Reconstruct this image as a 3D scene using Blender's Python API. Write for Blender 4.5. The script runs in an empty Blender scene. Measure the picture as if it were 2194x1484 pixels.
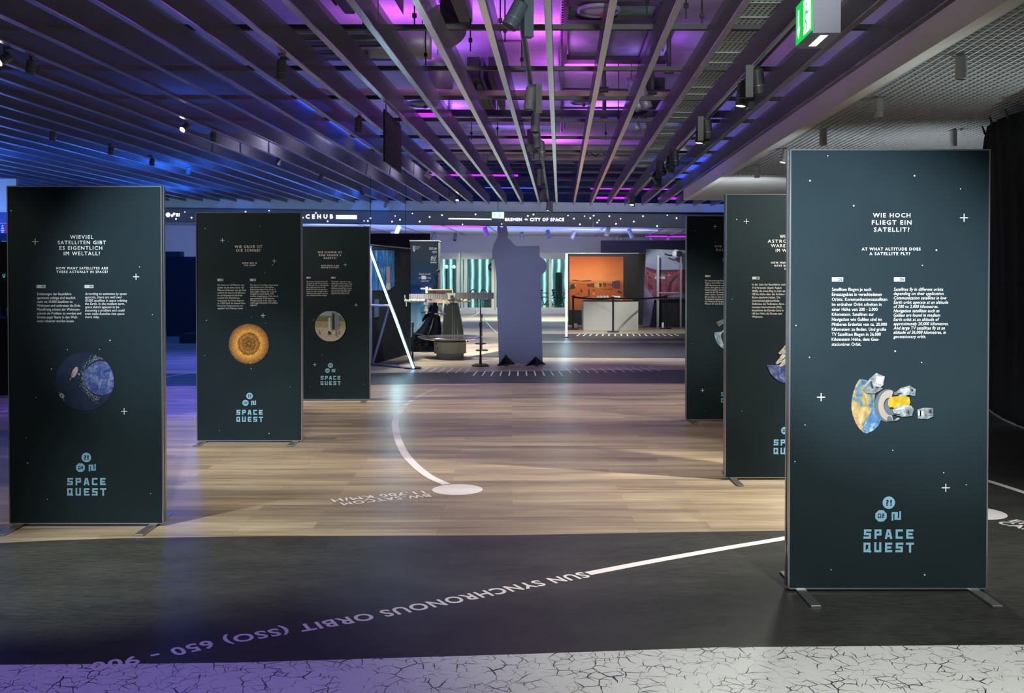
import bpy, bmesh, math, random
from mathutils import Vector, Matrix
R = random.Random(7)
SC = bpy.context.scene
COL = SC.collection
# ------------------------------------------------------------------ camera
F, CX, HZ, CH, PITCH = 2137.0, 1097.0, 590.0, 1.586, 0.0157
PY = HZ + F * math.tan(PITCH)
cam_d = bpy.data.cameras.new('camera')
cam_d.sensor_width = 36.0
cam_d.lens = F * 36.0 / 2194.0
cam_d.shift_y = -(742.0 - PY) / 2194.0
cam_d.clip_end = 200
cam = bpy.data.objects.new('camera', cam_d)
COL.objects.link(cam)
cam.location = (0, 0, CH)
cam.rotation_euler = (math.pi / 2 - PITCH, 0, 0)
SC.camera = cam
# ------------------------------------------------------------------ world, exposure, lights
wd = bpy.data.worlds.new('world')
SC.world = wd
wd.use_nodes = True
wd.node_tree.nodes['Background'].inputs[0].default_value = (0.62, 0.66, 0.72, 1)
wd.node_tree.nodes['Background'].inputs[1].default_value = 0.09
vs = SC.view_settings
vs.view_transform = 'Standard'
vs.look = 'None'
vs.gamma = 1
vs.use_curve_mapping = False
vs.exposure = 0.0
TAU, YAW = 0.0117, math.atan(103 / F)
SV, RV = Vector((math.sin(YAW), math.cos(YAW), 0)), Vector((math.cos(YAW), -math.sin(YAW), 0))
def CF(x, d, z):
    "ceiling frame: x right of the line of the baffles, d along them, z above the lens"
    p = RV * x + SV * d
    return Vector((p.x + z * TAU, p.y, CH + z - p.x * TAU))
def ray(u, v):
    a, b = (u - CX) / F, -(v - PY) / F
    return Vector((a, math.cos(PITCH) + b * math.sin(PITCH), -math.sin(PITCH) + b * math.cos(PITCH)))
def G(u, v, z=0.0):
    r = ray(u, v)
    return Vector((0, 0, CH)) + r * ((z - CH) / r.z)
def P(u, v, y):
    r = ray(u, v)
    return Vector((0, 0, CH)) + r * (y / r.y)
def CE(u, v, z):
    "point of the photo on the ceiling plane z above the lens"
    r = ray(u, v)
    t = z / (r.z + r.x * TAU)
    return Vector((0, 0, CH)) + r * t
def aim(o, target):
    o.rotation_euler = (Vector(target) - o.location).to_track_quat('-Z', 'Y').to_euler()
def spot(name, loc, target, w, deg, col=(1, 0.93, 0.84), blend=0.5, r=0.05):
    l = bpy.data.lights.new(name, 'SPOT')
    l.energy, l.color, l.spot_size, l.spot_blend, l.shadow_soft_size = w, col, math.radians(deg), blend, r
    o = bpy.data.objects.new(name, l)
    COL.objects.link(o)
    o.location = loc
    aim(o, target)
    return o
def point(name, loc, w, col, r=0.15):
    l = bpy.data.lights.new(name, 'POINT')
    l.energy, l.color, l.shadow_soft_size = w, col, r
    o = bpy.data.objects.new(name, l)
    COL.objects.link(o)
    o.location = loc
    return o
def area(name, loc, target, w, sx, sy, col):
    l = bpy.data.lights.new(name, 'AREA')
    l.energy, l.color, l.shape, l.size, l.size_y = w, col, 'RECTANGLE', sx, sy
    o = bpy.data.objects.new(name, l)
    COL.objects.link(o)
    o.location = loc
    aim(o, target)
    return o
WARM, NEUT, COOL = (1, 0.95, 0.78), (0.97, 1, 0.88), (0.8, 0.92, 1)
PURP, MAGE, BLUE = (0.42, 0.13, 1), (0.75, 0.12, 1), (0.02, 0.16, 1)
# track spots over the two rows of banners (beside them and a little in front)
spot('lamp_spot', (-5.2, 5.4, 3.4), (-2.6, 6.6, 0.0), 160, 46, WARM)
spot('lamp_spot', (-1.0, 5.2, 3.4), (-1.75, 8.0, 0.0), 260, 40, WARM, 0.8)
spot('lamp_spot', (-6.0, 8.6, 3.4), (-1.9, 9.9, 0.0), 800, 58, WARM)
spot('lamp_spot', (-5.2, 12.2, 3.4), (-0.6, 13.6, 0.0), 1250, 55, WARM)
spot('lamp_spot', (3.7, 7.0, 3.4), (0.6, 7.2, 0.0), 1250, 60, WARM)
spot('lamp_spot', (5.2, 8.0, 3.4), (1.3, 9.4, 0.0), 1400, 56, WARM)
spot('lamp_spot', (4.9, 11.4, 3.4), (1.4, 12.9, 0.0), 850, 52, WARM)
spot('lamp_spot', (2.5, 8.05, 3.4), (2.1, 4.6, 0.0), 200, 62, NEUT, 0.5, 0.15)
spot('lamp_spot', (4.5, 5.4, 3.4), (3.3, 6.1, 0.0), 330, 56, NEUT, 0.8)  # added fill that brightens the dark floor at the right
spot('lamp_spot', (2.7, 9.5, 3.4), (0.9, 8.7, 0.0), 200, 46, WARM)
spot('lamp_spot', (-0.3, 2.3, 3.35), (1.75, 5.1, 1.55), 1900, 27, (0.84, 0.97, 1), 0.8)
spot('lamp_spot', (-1.3, 3.1, 3.35), (-2.15, 6.4, 1.55), 1150, 27, (0.84, 0.97, 1), 0.9)
spot('lamp_spot', (1.9, 1.0, 3.4), (1.7, 4.5, 0.0), 900, 56, NEUT, 0.8)
spot('lamp_spot', (-4.2, 3.8, 3.4), (-2.15, 5.5, 0.0), 1100, 36, (0.9, 1, 0.9), 0.9)
spot('lamp_spot', (-1.2, 9.0, 3.4), (-0.62, 5.45, 0.0), 50, 16, (0.35, 0.7, 1), 0.9)  # no track spot: added to imitate a blue reflection on the vinyl
spot('fill_baffle_undersides', (0.6, -3.0, 2.4), (0.9, 7.0, 4.95), 4000, 27, (1, 1, 0.94), 0.3, 0.3)  # added fill behind the camera, aimed up to brighten the baffle undersides
# hall behind the banners
for x, y, w in ((-2.6, 18.5, 460), (-1.2, 21.5, 500), (0.6, 20.0, 460), (3.2, 19.5, 220), (0.8, 26, 320), (3.4, 27.0, 160), (-2.6, 27, 300), (0.4, 36, 520), (2.6, 35.5, 420), (-2.6, 36, 480)):
    spot('lamp_hall_spot', (x, y, 3.1), (x + 0.2, y + 0.5, 0), w * 2.4, 95, (0.97, 1, 0.86) if y < 30 else (0.86, 1, 0.88), 0.7)
spot('lamp_hall_spot', (2.4, 28.6, 3.15), (2.7, 32, 1.3), 500, 60, (1, 0.95, 0.88), 0.5)  # extra spot added to brighten the orange landscape
for x in (-1.8, 0.9):
    spot('lamp_hall_spot', (x, 38.0, 3.1), (x - .1, 41.2, 0.5), 330, 62, (1, 1, 0.82), 0.6)  # added fill for the pale door frames
spot('lamp_hall_spot', (3.7, 28.4, 2.9), (4.85, 30.6, 1.5), 200, 44, (0.9, 0.9, 1), 0.5)  # added to brighten the red poster
spot('lamp_hall_spot', (-2.1, 15.8, 3.3), (-2.45, 18.2, 1.5), 800, 34, (0.75, 0.92, 1), 0.6)  # added to lift the orbit picture on the dark exhibit wall
spot('lamp_hall_spot', (-2.2, 18.6, 3.15), (-1.7, 21.4, 1.2), 200, 50, (0.9, 0.97, 1), 0.6)
# coloured light in the plenum above the baffles
for u, v, w, c in ((1085, 40, 60, MAGE), (1160, 150, 60, MAGE), (1010, 120, 34, PURP), (850, 125, 26, MAGE), (1450, 60, 16, (0.6, 0.42, 1)), (760, 40, 12, PURP), (1250, 215, 50, MAGE), (930, 180, 34, PURP),
                   (1400, 170, 18, PURP), (1100, 270, 70, PURP), (1300, 290, 60, PURP), (950, 290, 60, PURP), (1180, 350, 70, MAGE), (1330, 370, 60, PURP), (1000, 370, 60, PURP), (700, 180, 5, PURP), (600, 60, 5, PURP)):
    q = CE(u, v, 2.85)
    area('lamp_plenum', q, q + Vector((0.01, 0, 1)), w * 0.5, 0.5, 0.5, c)
for x, d, w in ((-4.4, 16.5, 150), (-2.8, 20.5, 130), (-1.2, 12.0, 9)):
    q = CF(x, d, 2.8)
    spot('lamp_plenum', q, q - Vector((0.01, 0, 1)), w, 150, (0.78, 0.7, 1), 0.8)
for x, d, w in ((-7.2, 19, 260), (-10.5, 17, 330), (-13.5, 22, 330), (-9.0, 24, 260), (4.6, 27.4, 40), (-5.2, 26, 150), (-12.0, 13.0, 120), (-16, 24, 300)):
    point('lamp_blue_wash', CF(x, d, 2.6), w, BLUE, 0.3)
area('lamp_blue_wall', (-11.5, 30.5, 2.9), (-12, 36, 2.0), 120, 4, 0.3, (0.28, 0.4, 1))
area('lamp_blue_wall', (-11.6, 19.4, 2.2), (-11.4, 21, 3.3), 60, 1.5, 0.2, (0.22, 0.42, 1))
area('lamp_blue_wall', (-5.0, 33, 3.0), (-2.5, 41, 2.4), 120, 4, 0.3, (0.3, 0.38, 1))
area('fill_blue_ceiling', (-1.5, 35, 2.5), (-1.5, 35.01, 3.5), 320, 12, 5, (0.2, 0.3, 1))  # unseen upward panel, added to tint the rear ceiling blue
area('lamp_violet_wall', (3.5, 35, 3.0), (3.5, 41, 2.6), 70, 3, 0.3, (0.5, 0.45, 1))
area('fill_cyan_bulkhead', (-3.0, 27.2, 3.3), (-3.0, 28.6, 3.5), 26, 16, 0.06, (0.5, 0.8, 1))  # unseen strip added to light the bulkhead, no real fixture
spot('lamp_blue_floor', (-4.6, 12.5, 3.3), (-4.6, 12.6, 0), 900, 75, (0.16, 0.1, 1), 0.8, 0.2)
spot('lamp_blue_floor', (-5.6, 18.5, 3.2), (-5.6, 18.6, 0), 800, 90, (0.08, 0.1, 1), 0.8, 0.2)
spot('lamp_blue_floor', (4.2, 19.8, 3.2), (4.2, 19.8, 0), 420, 80, (0.2, 0.15, 1), 0.8, 0.2)
spot('lamp_violet_floor', (-1.7, 2.2, 3.4), (-1.55, 3.7, 0), 260, 52, (0.32, 0.2, 1), 0.9)
spot('fill_cutout', (-0.6, 11.5, 3.35), (0.25, 17.4, 1.4), 520, 26, (0.6, 0.74, 1), 1.0)  # bluish fill added for the cutout board
spot('fill_grid_bounce', (4.6, 19.0, 2.2), (5.0, 23.0, 3.6), 260, 100, (0.85, 0.95, 1), 0.9)  # these uplights are unseen, added in mid-air to imitate bounced light
spot('fill_grid_bounce', (5.0, 13.5, 1.8), (5.4, 14.5, 3.6), 130, 120, (0.85, 0.92, 1), 0.9)
spot('fill_grid_bounce', (4.8, 9.0, 1.6), (4.9, 9.2, 3.6), 110, 120, (0.85, 0.95, 0.95), 0.9)
# street behind the glass doors
area('lamp_street', (-1.5, 44.5, 3.6), (-1.5, 48, 1.0), 420, 8, 1.0, (0.8, 0.98, 1))
area('lamp_street', (3.0, 44.5, 3.6), (3.0, 48, 1.0), 260, 3, 1.0, (0.7, 0.97, 1))
# ------------------------------------------------------------------ materials
MATS = {}
def s2l(c):
    if isinstance(c, str):
        c = tuple(int(c[i:i + 2], 16) / 255 for i in (0, 2, 4))
    return tuple((x / 12.92 if x <= 0.04045 else ((x + 0.055) / 1.055) ** 2.4) for x in c)
def mat(name, col='808080', rough=0.5, metal=0.0, emit=None, strength=1.0, spec=0.5, alpha=1.0, noise=0.0, nscale=8.0):
    if name in MATS:
        return MATS[name]
    m = bpy.data.materials.new(name)
    m.use_nodes = True
    nt = m.node_tree
    b = nt.nodes['Principled BSDF']
    c = s2l(col)
    b.inputs['Base Color'].default_value = (*c, 1)
    b.inputs['Roughness'].default_value = rough
    b.inputs['Metallic'].default_value = metal
    b.inputs['Specular IOR Level'].default_value = spec
    b.inputs['Alpha'].default_value = alpha
    if emit is not None:
        b.inputs['Emission Color'].default_value = (*s2l(emit), 1)
        b.inputs['Emission Strength'].default_value = strength
    if noise:
        tc, n, mx = nt.nodes.new('ShaderNodeTexCoord'), nt.nodes.new('ShaderNodeTexNoise'), nt.nodes.new('ShaderNodeMixRGB')
        n.inputs['Scale'].default_value = nscale
        n.inputs['Detail'].default_value = 5
        mx.inputs[1].default_value = (*[x * (1 - noise) for x in c], 1)
        mx.inputs[2].default_value = (*[min(1, x * (1 + noise)) for x in c], 1)
        nt.links.new(tc.outputs['Object'], n.inputs['Vector'])
        nt.links.new(n.outputs['Fac'], mx.inputs[0])
        nt.links.new(mx.outputs[0], b.inputs['Base Color'])
    MATS[name] = m
    return m
class NT:
    def __init__(self, name, rough=0.5, spec=0.5):
        self.m = bpy.data.materials.new(name)
        self.m.use_nodes = True
        self.t = self.m.node_tree
        self.b = self.t.nodes['Principled BSDF']
        self.b.inputs['Roughness'].default_value = rough
        self.b.inputs['Specular IOR Level'].default_value = spec
        MATS[name] = self.m
    def n(self, kind, ins=None, **kw):
        x = self.t.nodes.new('ShaderNode' + kind)
        for k, v in kw.items():
            setattr(x, k, v)
        for k, v in (ins or {}).items():
            if isinstance(v, bpy.types.NodeSocket):
                self.t.links.new(v, x.inputs[k])
            else:
                x.inputs[k].default_value = v
        return x
    def coord(self, scale=(1, 1, 1), kind='Object'):
        return self.n('Mapping', {'Vector': self.n('TexCoord').outputs[kind], 'Scale': scale}).outputs[0]
    def ramp(self, fac, stops):
        r = self.n('ValToRGB', {0: fac})
        e = r.color_ramp.elements
        while len(e) < len(stops):
            e.new(0.5)
        for i, (p, c) in enumerate(stops):
            e[i].position = p
            e[i].color = (*s2l(c), 1)
        return r.outputs[0]
    def mix(self, fac, a, b, mode='MIX'):
        cv = lambda c: (*s2l(c), 1) if isinstance(c, (str, tuple)) else c
        return self.n('MixRGB', {0: fac, 1: cv(a), 2: cv(b)}, blend_type=mode).outputs[0]
    def math(self, op, a, b=0.0):
        return self.n('Math', {0: a, 1: b}, operation=op).outputs[0]
    def base(self, sock):
        self.t.links.new(sock, self.b.inputs['Base Color'])
        return self.m
def wood_material():
    k = NT('wood_plank_floor', 0.36, 0.45)
    v = k.coord()
    br = k.n('TexBrick', {'Vector': v, 'Color1': (0.25, 0.25, 0.25, 1), 'Color2': (0.85, 0.85, 0.85, 1), 'Mortar': (0.15, 0.15, 0.15, 1), 'Scale': 1.0, 'Mortar Size': 0.0015,
                        'Bias': 0.0, 'Brick Width': 1.25, 'Row Height': 0.16}, offset=0.37, offset_frequency=2)
    n1 = k.n('TexNoise', {'Vector': k.coord((0.9, 13, 1)), 'Scale': 1.6, 'Detail': 6, 'Roughness': 0.62}).outputs['Fac']
    n2 = k.n('TexNoise', {'Vector': k.coord((0.35, 4.2, 1)), 'Scale': 1.3, 'Detail': 3}).outputs['Fac']
    base = k.ramp(n1, [(0.28, '594d42'), (0.5, '8c7c6a'), (0.72, 'b4a48e')])
    tone = k.mix(0.55, base, k.ramp(n2, [(0.3, '695b4d'), (0.7, 'a99a86')]))
    col = k.mix(0.42, tone, br.outputs['Color'], 'OVERLAY')
    k.t.links.new(k.math('ADD', k.math('MULTIPLY', n1, 0.2), 0.27), k.b.inputs['Roughness'])
    return k.base(col)
def vinyl_material():
    k = NT('dark_vinyl_floor', 0.4, 0.2)
    n1 = k.n('TexNoise', {'Vector': k.coord((1, 2.2, 1)), 'Scale': 1.4, 'Detail': 8, 'Roughness': 0.7}).outputs['Fac']
    n2 = k.n('TexNoise', {'Vector': k.coord((6, 22, 1)), 'Scale': 2.0, 'Detail': 5, 'Roughness': 0.7}).outputs['Fac']
    c1 = k.ramp(n1, [(0.32, '1e1f20'), (0.68, '424240')])
    c2 = k.ramp(n2, [(0.3, '1f2021'), (0.72, '4a4a47')])
    k.t.links.new(k.math('ADD', k.math('MULTIPLY', n2, 0.25), 0.3), k.b.inputs['Roughness'])
    return k.base(k.mix(0.45, c1, c2))
def terrazzo_material():
    k = NT('crackled_white_floor', 0.4, 0.4)
    v = k.coord((1, 1, 1))
    w = k.n('TexNoise', {'Vector': v, 'Scale': 9, 'Detail': 2}).outputs['Color']
    vv = k.n('VectorMath', {0: v, 1: k.n('VectorMath', {0: w, 'Scale': 0.05}, operation='SCALE').outputs[0]}, operation='ADD').outputs[0]
    lines = None
    for sc, off, th in ((14, 0.0, 0.026), (18, 3.7, 0.024), (11, 8.1, 0.022)):
        sh = k.n('VectorMath', {0: vv, 1: (off, off * 1.7, 0)}, operation='ADD').outputs[0]
        e = k.n('TexVoronoi', {'Vector': sh, 'Scale': sc}, feature='DISTANCE_TO_EDGE', voronoi_dimensions='2D').outputs['Distance']
        g = k.n('TexNoise', {'Vector': sh, 'Scale': sc * 0.75, 'Detail': 1}).outputs['Fac']
        lim = k.math('MULTIPLY', k.math('MAXIMUM', k.math('SUBTRACT', g, 0.48), 0.0), th * 7)
        a = k.math('LESS_THAN', e, lim)
        lines = a if lines is None else k.math('MAXIMUM', lines, a)
    return k.base(k.mix(lines, 'cfcfd2', '3c3d44'))
def concrete_material(name, a, b, sc=1.2):
    k = NT(name, 0.8, 0.25)
    n1 = k.n('TexNoise', {'Vector': k.coord(), 'Scale': sc, 'Detail': 7, 'Roughness': 0.65}).outputs['Fac']
    return k.base(k.ramp(n1, [(0.3, a), (0.7, b)]))
def fabric_material():
    k = NT('baffle_fabric', 0.8, 0.15)
    n1 = k.n('TexNoise', {'Vector': k.coord(), 'Scale': 260, 'Detail': 1}).outputs['Fac']
    k.base(k.ramp(n1, [(0.3, '6a6a70'), (0.7, '8e8e94')]))
    tr = k.n('BsdfTransparent', {0: (0.9, 0.9, 0.92, 1)})
    tl = k.n('BsdfTranslucent', {0: (0.30, 0.30, 0.32, 1)})
    m1 = k.n('MixShader', {0: 0.25, 1: k.b.outputs[0], 2: tl.outputs[0]})
    m2 = k.n('MixShader', {0: 0.26, 1: m1.outputs[0], 2: tr.outputs[0]})
    k.t.links.new(m2.outputs[0], k.t.nodes['Material Output'].inputs[0])
    return k.m
def print_material():
    k = NT('banner_print_black', 0.75, 0.14)
    n1 = k.n('TexNoise', {'Vector': k.coord(), 'Scale': 420, 'Detail': 1}).outputs['Fac']
    n2 = k.n('TexNoise', {'Vector': k.coord(), 'Scale': 1.2, 'Detail': 2}).outputs['Fac']
    a = k.ramp(n1, [(0.25, '151f25'), (0.75, '24333a')])
    return k.base(k.mix(0.4, a, k.ramp(n2, [(0.35, '141d27'), (0.65, '1f2e35')])))
def disc_material(name, stops, r, nsc, namp, warp=0.0):
    "radial picture: stops over distance from the picture's centre, broken up by noise"
    k = NT(name, 0.6, 0.2)
    v = k.coord()
    d = k.n('VectorMath', {0: v}, operation='LENGTH').outputs['Value']
    n1 = k.n('TexNoise', {'Vector': v, 'Scale': nsc, 'Detail': 6, 'Roughness': 0.65, 'Distortion': warp}).outputs['Fac']
    f = k.math('ADD', k.math('DIVIDE', d, r), k.math('MULTIPLY', k.math('SUBTRACT', n1, 0.5), namp))
    return k.base(k.ramp(f, stops))
def noise_material(name, stops, sc, rough=0.6, detail=6, warp=0.0, stretch=(1, 1, 1)):
    k = NT(name, rough, 0.25)
    n1 = k.n('TexNoise', {'Vector': k.coord(stretch), 'Scale': sc, 'Detail': detail, 'Roughness': 0.62, 'Distortion': warp}).outputs['Fac']
    return k.base(k.ramp(n1, stops))
WOOD, VINYL, TERR = wood_material(), vinyl_material(), terrazzo_material()
SLAB = concrete_material('painted_concrete', '9a93a0', 'b8b2ba')
FABRIC, PRINT = fabric_material(), print_material()
ALU = mat('brushed_aluminium', 'b4b6b8', 0.32, 0.9)
BAFFLE_EDGE = mat('white_baffle_edge', 'f4f4f0', 0.26, 0.92)
DARKBAR = mat('dark_steel_bar', '2a2a34', 0.5)
BLACK = mat('matte_black', '0c0d10', 0.6)
BLACKGLOSS = mat('satin_black', '121316', 0.35)
GREYLAMP = mat('grey_lamp_metal', '666b70', 0.45)
WHITELAMP = mat('white_lamp_metal', 'b8bab8', 0.5)
WHITE = mat('white_paint', 'c8c8c4', 0.6, noise=0.04)
WALLW = mat('wall_paint', 'b9bbc0', 0.75, noise=0.05, nscale=2)
INK = mat('white_print', 'dedee0', 0.6)
INKDIM = mat('grey_print', 'b4bac0', 0.6)
INKBLUE = mat('light_blue_print', '86b9d6', 0.6)
FLOORINK = mat('white_floor_sticker', 'd9d2d8', 0.45)
GLOWW = mat('backlit_white', 'ffffff', 0.5, emit='f4f6ff', strength=2.2)
LENS = mat('lit_lamp_lens', 'ffffff', 0.4, emit='fff6dc', strength=7)
TUBE = mat('cyan_white_led_tube', 'ffffff', 0.4, emit='9fe6ff', strength=5)
MAGLED = mat('magenta_led_strip', 'ff40ff', 0.5, emit='d028ff', strength=1.1)
BLUELED = mat('blue_led_panel', '3050ff', 0.5, emit='3c54ff', strength=1.2)
GLASS = None
# ------------------------------------------------------------------ mesh helpers
class MB:
    def __init__(s):
        s.v, s.f, s.mi, s.ms = [], [], [], []
    def slot(s, m):
        if m not in s.ms:
            s.ms.append(m)
        return s.ms.index(m)
    def add(s, vs, fs, m, mtx=None):
        n, i = len(s.v), s.slot(m)
        s.v += [mtx @ Vector(v) if mtx else Vector(v) for v in vs]
        for f in fs:
            s.f.append([n + k for k in f])
            s.mi.append(i)
        return s
    def box(s, a, b, m, mtx=None):
        (x0, y0, z0), (x1, y1, z1) = a, b
        return s.add([(x0, y0, z0), (x1, y0, z0), (x1, y1, z0), (x0, y1, z0), (x0, y0, z1), (x1, y0, z1), (x1, y1, z1), (x0, y1, z1)],
                     [(3, 2, 1, 0), (4, 5, 6, 7), (0, 1, 5, 4), (1, 2, 6, 5), (2, 3, 7, 6), (3, 0, 4, 7)], m, mtx)
    def hexa(s, p, m):
        "eight corners: bottom ring 0-3, top ring 4-7"
        return s.add(p, [(3, 2, 1, 0), (4, 5, 6, 7), (0, 1, 5, 4), (1, 2, 6, 5), (2, 3, 7, 6), (3, 0, 4, 7)], m)
    def prism(s, poly, z0, z1, m, mtx=None):
        n = len(poly)
        vs = [(x, y, z0) for x, y in poly] + [(x, y, z1) for x, y in poly]
        fs = [list(range(n))[::-1], list(range(n, 2 * n))] + [(i, (i + 1) % n, n + (i + 1) % n, n + i) for i in range(n)]
        return s.add(vs, fs, m, mtx)
    def poly(s, pts, m):
        return s.add(pts, [list(range(len(pts)))], m)
    def lathe(s, prof, m, mtx=None, n=24, a0=0.0, a1=2 * math.pi):
        full = abs(a1 - a0 - 2 * math.pi) < 1e-6
        c = n if full else n + 1
        vs, fs = [], []
        for r, z in prof:
            for i in range(c):
                a = a0 + (a1 - a0) * i / n
                vs.append((r * math.cos(a), r * math.sin(a), z))
        for j in range(len(prof) - 1):
            for i in range(n):
                k = (i + 1) % c
                fs.append((j * c + i, j * c + k, (j + 1) * c + k, (j + 1) * c + i))
        return s.add(vs, fs, m, mtx)
    def cyl(s, a, b, r, m, n=12, r2=None):
        a, b = Vector(a), Vector(b)
        q = (b - a).to_track_quat('Z', 'Y').to_matrix().to_4x4()
        L = (b - a).length
        r2 = r if r2 is None else r2
        return s.lathe([(0.0001, 0), (r, 0), (r2, L), (0.0001, L)], m, Matrix.Translation(a) @ q, n)
    def tube(s, pts, r, m, n=8):
        for a, b in zip(pts[:-1], pts[1:]):
            s.cyl(a, b, r, m, n)
        return s
    def mesh(s, me, m, mtx):
        return s.add([v.co for v in me.vertices], [list(p.vertices) for p in me.polygons], m, mtx)
    def build(s, name, parent=None, origin=None, smooth=False, bevel=0.0, kind=None):
        me = bpy.data.meshes.new(name)
        o = bpy.data.objects.new(name, me)
        if parent is not None:
            inv = MW[parent].inverted()
            vs = [inv @ v for v in s.v]
            if origin is not None:
                og = inv @ Vector(origin)
                vs = [v - og for v in vs]
                o.location = og
                MW[o] = MW[parent] @ Matrix.Translation(og)
            else:
                MW[o] = MW[parent]
            o.parent = parent
        else:
            if origin is None:
                xs, ys, zs = [[v[i] for v in s.v] for i in range(3)]
                origin = ((min(xs) + max(xs)) / 2, (min(ys) + max(ys)) / 2, min(zs)) if kind != 'structure' else (0, 0, 0)
            og = Vector(origin)
            vs = [v - og for v in s.v]
            o.location = og
            MW[o] = Matrix.Translation(og)
        me.from_pydata([tuple(v) for v in vs], [], s.f)
        for m in s.ms:
            me.materials.append(m)
        me.polygons.foreach_set('material_index', s.mi)
        if smooth:
            for p in me.polygons:
                p.use_smooth = len(p.vertices) <= 4
        me.update()
        COL.objects.link(o)
        if kind:
            o['kind'] = kind
        if bevel:
            b = o.modifiers.new('bevel', 'BEVEL')
            b.width, b.segments, b.limit_method = bevel, 2, 'ANGLE'
        return o
MW = {}
def thing(name, label, cat, loc, group=None, rz=0.0):
    o = bpy.data.objects.new(name, None)
    o.empty_display_size = 0.1
    COL.objects.link(o)
    o.location = loc
    o.rotation_euler = (0, 0, rz)
    MW[o] = Matrix.Translation(Vector(loc)) @ Matrix.Rotation(rz, 4, 'Z')
    return tag(o, label, cat, group)
def tag(o, label, cat, group=None):
    o['label'], o['category'] = label, cat
    if group:
        o['group'] = group
    return o
def dup(root, loc, label, rz=None):
    r = root.copy()
    COL.objects.link(r)
    r.location = loc
    r['label'] = label
    if rz is not None:
        r.rotation_euler = (0, 0, rz)
    for ch in list(root.children):
        c = ch.copy()
        COL.objects.link(c)
        c.parent = r
        for g in list(ch.children):
            d = g.copy()
            COL.objects.link(d)
            d.parent = c
    return r
ORD = 'zeroth first second third fourth fifth sixth seventh eighth ninth tenth eleventh twelfth thirteenth fourteenth fifteenth sixteenth seventeenth eighteenth nineteenth twentieth'.split()
def ordinal(n):
    if n <= 20:
        return ORD[n]
    t = {2: 'twenty', 3: 'thirty', 4: 'forty'}[n // 10]
    return t + '-' + ORD[n % 10] if n % 10 else {2: 'twentieth', 3: 'thirtieth', 4: 'fortieth'}[n // 10]
_tc = bpy.data.curves.new('lettering', 'FONT')
_to = bpy.data.objects.new('lettering', _tc)
def _glyphs(body, bold, space, shear, res):
    _tc.body, _tc.offset, _tc.space_character, _tc.shear, _tc.resolution_u = body, bold, space, shear, res
    me = _to.to_mesh()
    out = [v.co.copy() for v in me.vertices], [list(p.vertices) for p in me.polygons]
    _to.to_mesh_clear()
    return out
_adv = {}
def _advance(ch, space):
    if (ch, space) not in _adv:
        w = lambda t: max(v.x for v in _glyphs(t, 0.0, space, 0.0, 1)[0])
        _adv[ch, space] = w(ch + 'I') - w('I')
    return _adv[ch, space]
BOLD_M = [(.05, -.01), (.05, .69), (.19, .69), (.391, .445), (.592, .69), (.732, .69), (.732, -.01), (.598, -.01), (.598, .49), (.412, .25), (.37, .25), (.184, .49), (.184, -.01)]
def text_raw(body, bold=0.0, space=1.0, shear=0.0, res=2):
    if bold <= 0 or 'M' not in body:
        return _glyphs(body, bold, space, shear, res)
    vs, fs, x = [], [], 0.0
    for ch in body:                      # the font's own M breaks when emboldened, so lay such words out letter by letter
        if ch == 'M':
            gv, gf = [Vector((px + shear * py, py, 0)) for px, py in BOLD_M], [list(range(len(BOLD_M)))[::-1]]
        elif ch == ' ':
            gv, gf = [], []
        else:
            gv, gf = _glyphs(ch, bold, space, shear, res)
        n = len(vs)
        vs += [v + Vector((x, 0, 0)) for v in gv]
        fs += [[n + i for i in f] for f in gf]
        x += _advance(ch, space)
    return vs, fs
def text_fit(mb, body, m, x0, x1, z0, z1, fn, bold=0.02, space=1.15, shear=0.0, res=2, sx=None):
    "lettering fitted to x0..x1 with cap height z0..z1; fn maps the flat (x, z) to a point"
    vs, fs = text_raw(body, bold, space, shear, res)
    if not vs:
        return
    xa, xb = min(v.x for v in vs), max(v.x for v in vs)
    k = (x1 - x0) / (xb - xa) if sx is None else sx
    q = (z1 - z0) / 0.69
    mb.add([fn(x0 + (v.x - xa) * k, z0 + v.y * q) for v in vs], fs, m)
def text_width(body, bold=0.02, space=1.15, shear=0.0):
    vs, _ = text_raw(body, bold, space, shear, 1)
    return max(v.x for v in vs) - min(v.x for v in vs)
# ------------------------------------------------------------------ the setting
def flat(name, pts, z, m, thick=0.02):
    mb = MB()
    poly = [(p.x, p.y) for p in pts]
    mb.prism(poly, z - thick, z, m)
    return mb.build(name, kind='structure')
mb = MB()
mb.box((-26, 1.0, -0.1), (12, 41.6, 0.0), WOOD)
mb.build('floor', kind='structure')
near_edge = [(-150, 1431), (0, 1424.3), (250, 1422.5), (501, 1419.8), (800, 1411), (1100, 1402), (1544, 1386.8), (2194, 1381.3), (2400, 1380)]
far_edge = [(2420, 850), (2090, 876), (2062, 950), (2005, 1040), (1900, 1112), (1800, 1129), (1686, 1136.5), (1468, 1139.7), (1100, 1146), (800, 1147.5), (551, 1148.5), (250, 1153), (100, 1158), (0, 1163), (-150, 1170)]
flat('floor_vinyl', [Vector((-14, 3.95, 0))] + [G(*p) for p in near_edge] + [Vector((11.9, 4.4, 0)), Vector((11.9, 13.6, 0))] + [G(*p) for p in far_edge] + [Vector((-14, 6.1, 0))], 0.001, VINYL, 0.006)
flat('floor_terrazzo', [Vector((11.9, 1.1, 0)), Vector((11.9, 4.4, 0))] + [G(*p) for p in near_edge[::-1]] + [Vector((-14, 3.95, 0)), Vector((-14, 1.1, 0))], 0.0014, TERR, 0.006)
band_far = [(-150, 788), (340, 800), (800, 799), (950, 797.5), (1250, 793), (1600, 791)]
band_near = [(1600, 822), (1080, 820.5), (900, 822.5), (820, 824), (340, 827), (-150, 842)]
flat('floor_vinyl', [G(*p) for p in band_near[::-1] + band_far[::-1]][::-1], 0.001, VINYL, 0.006)
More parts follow.
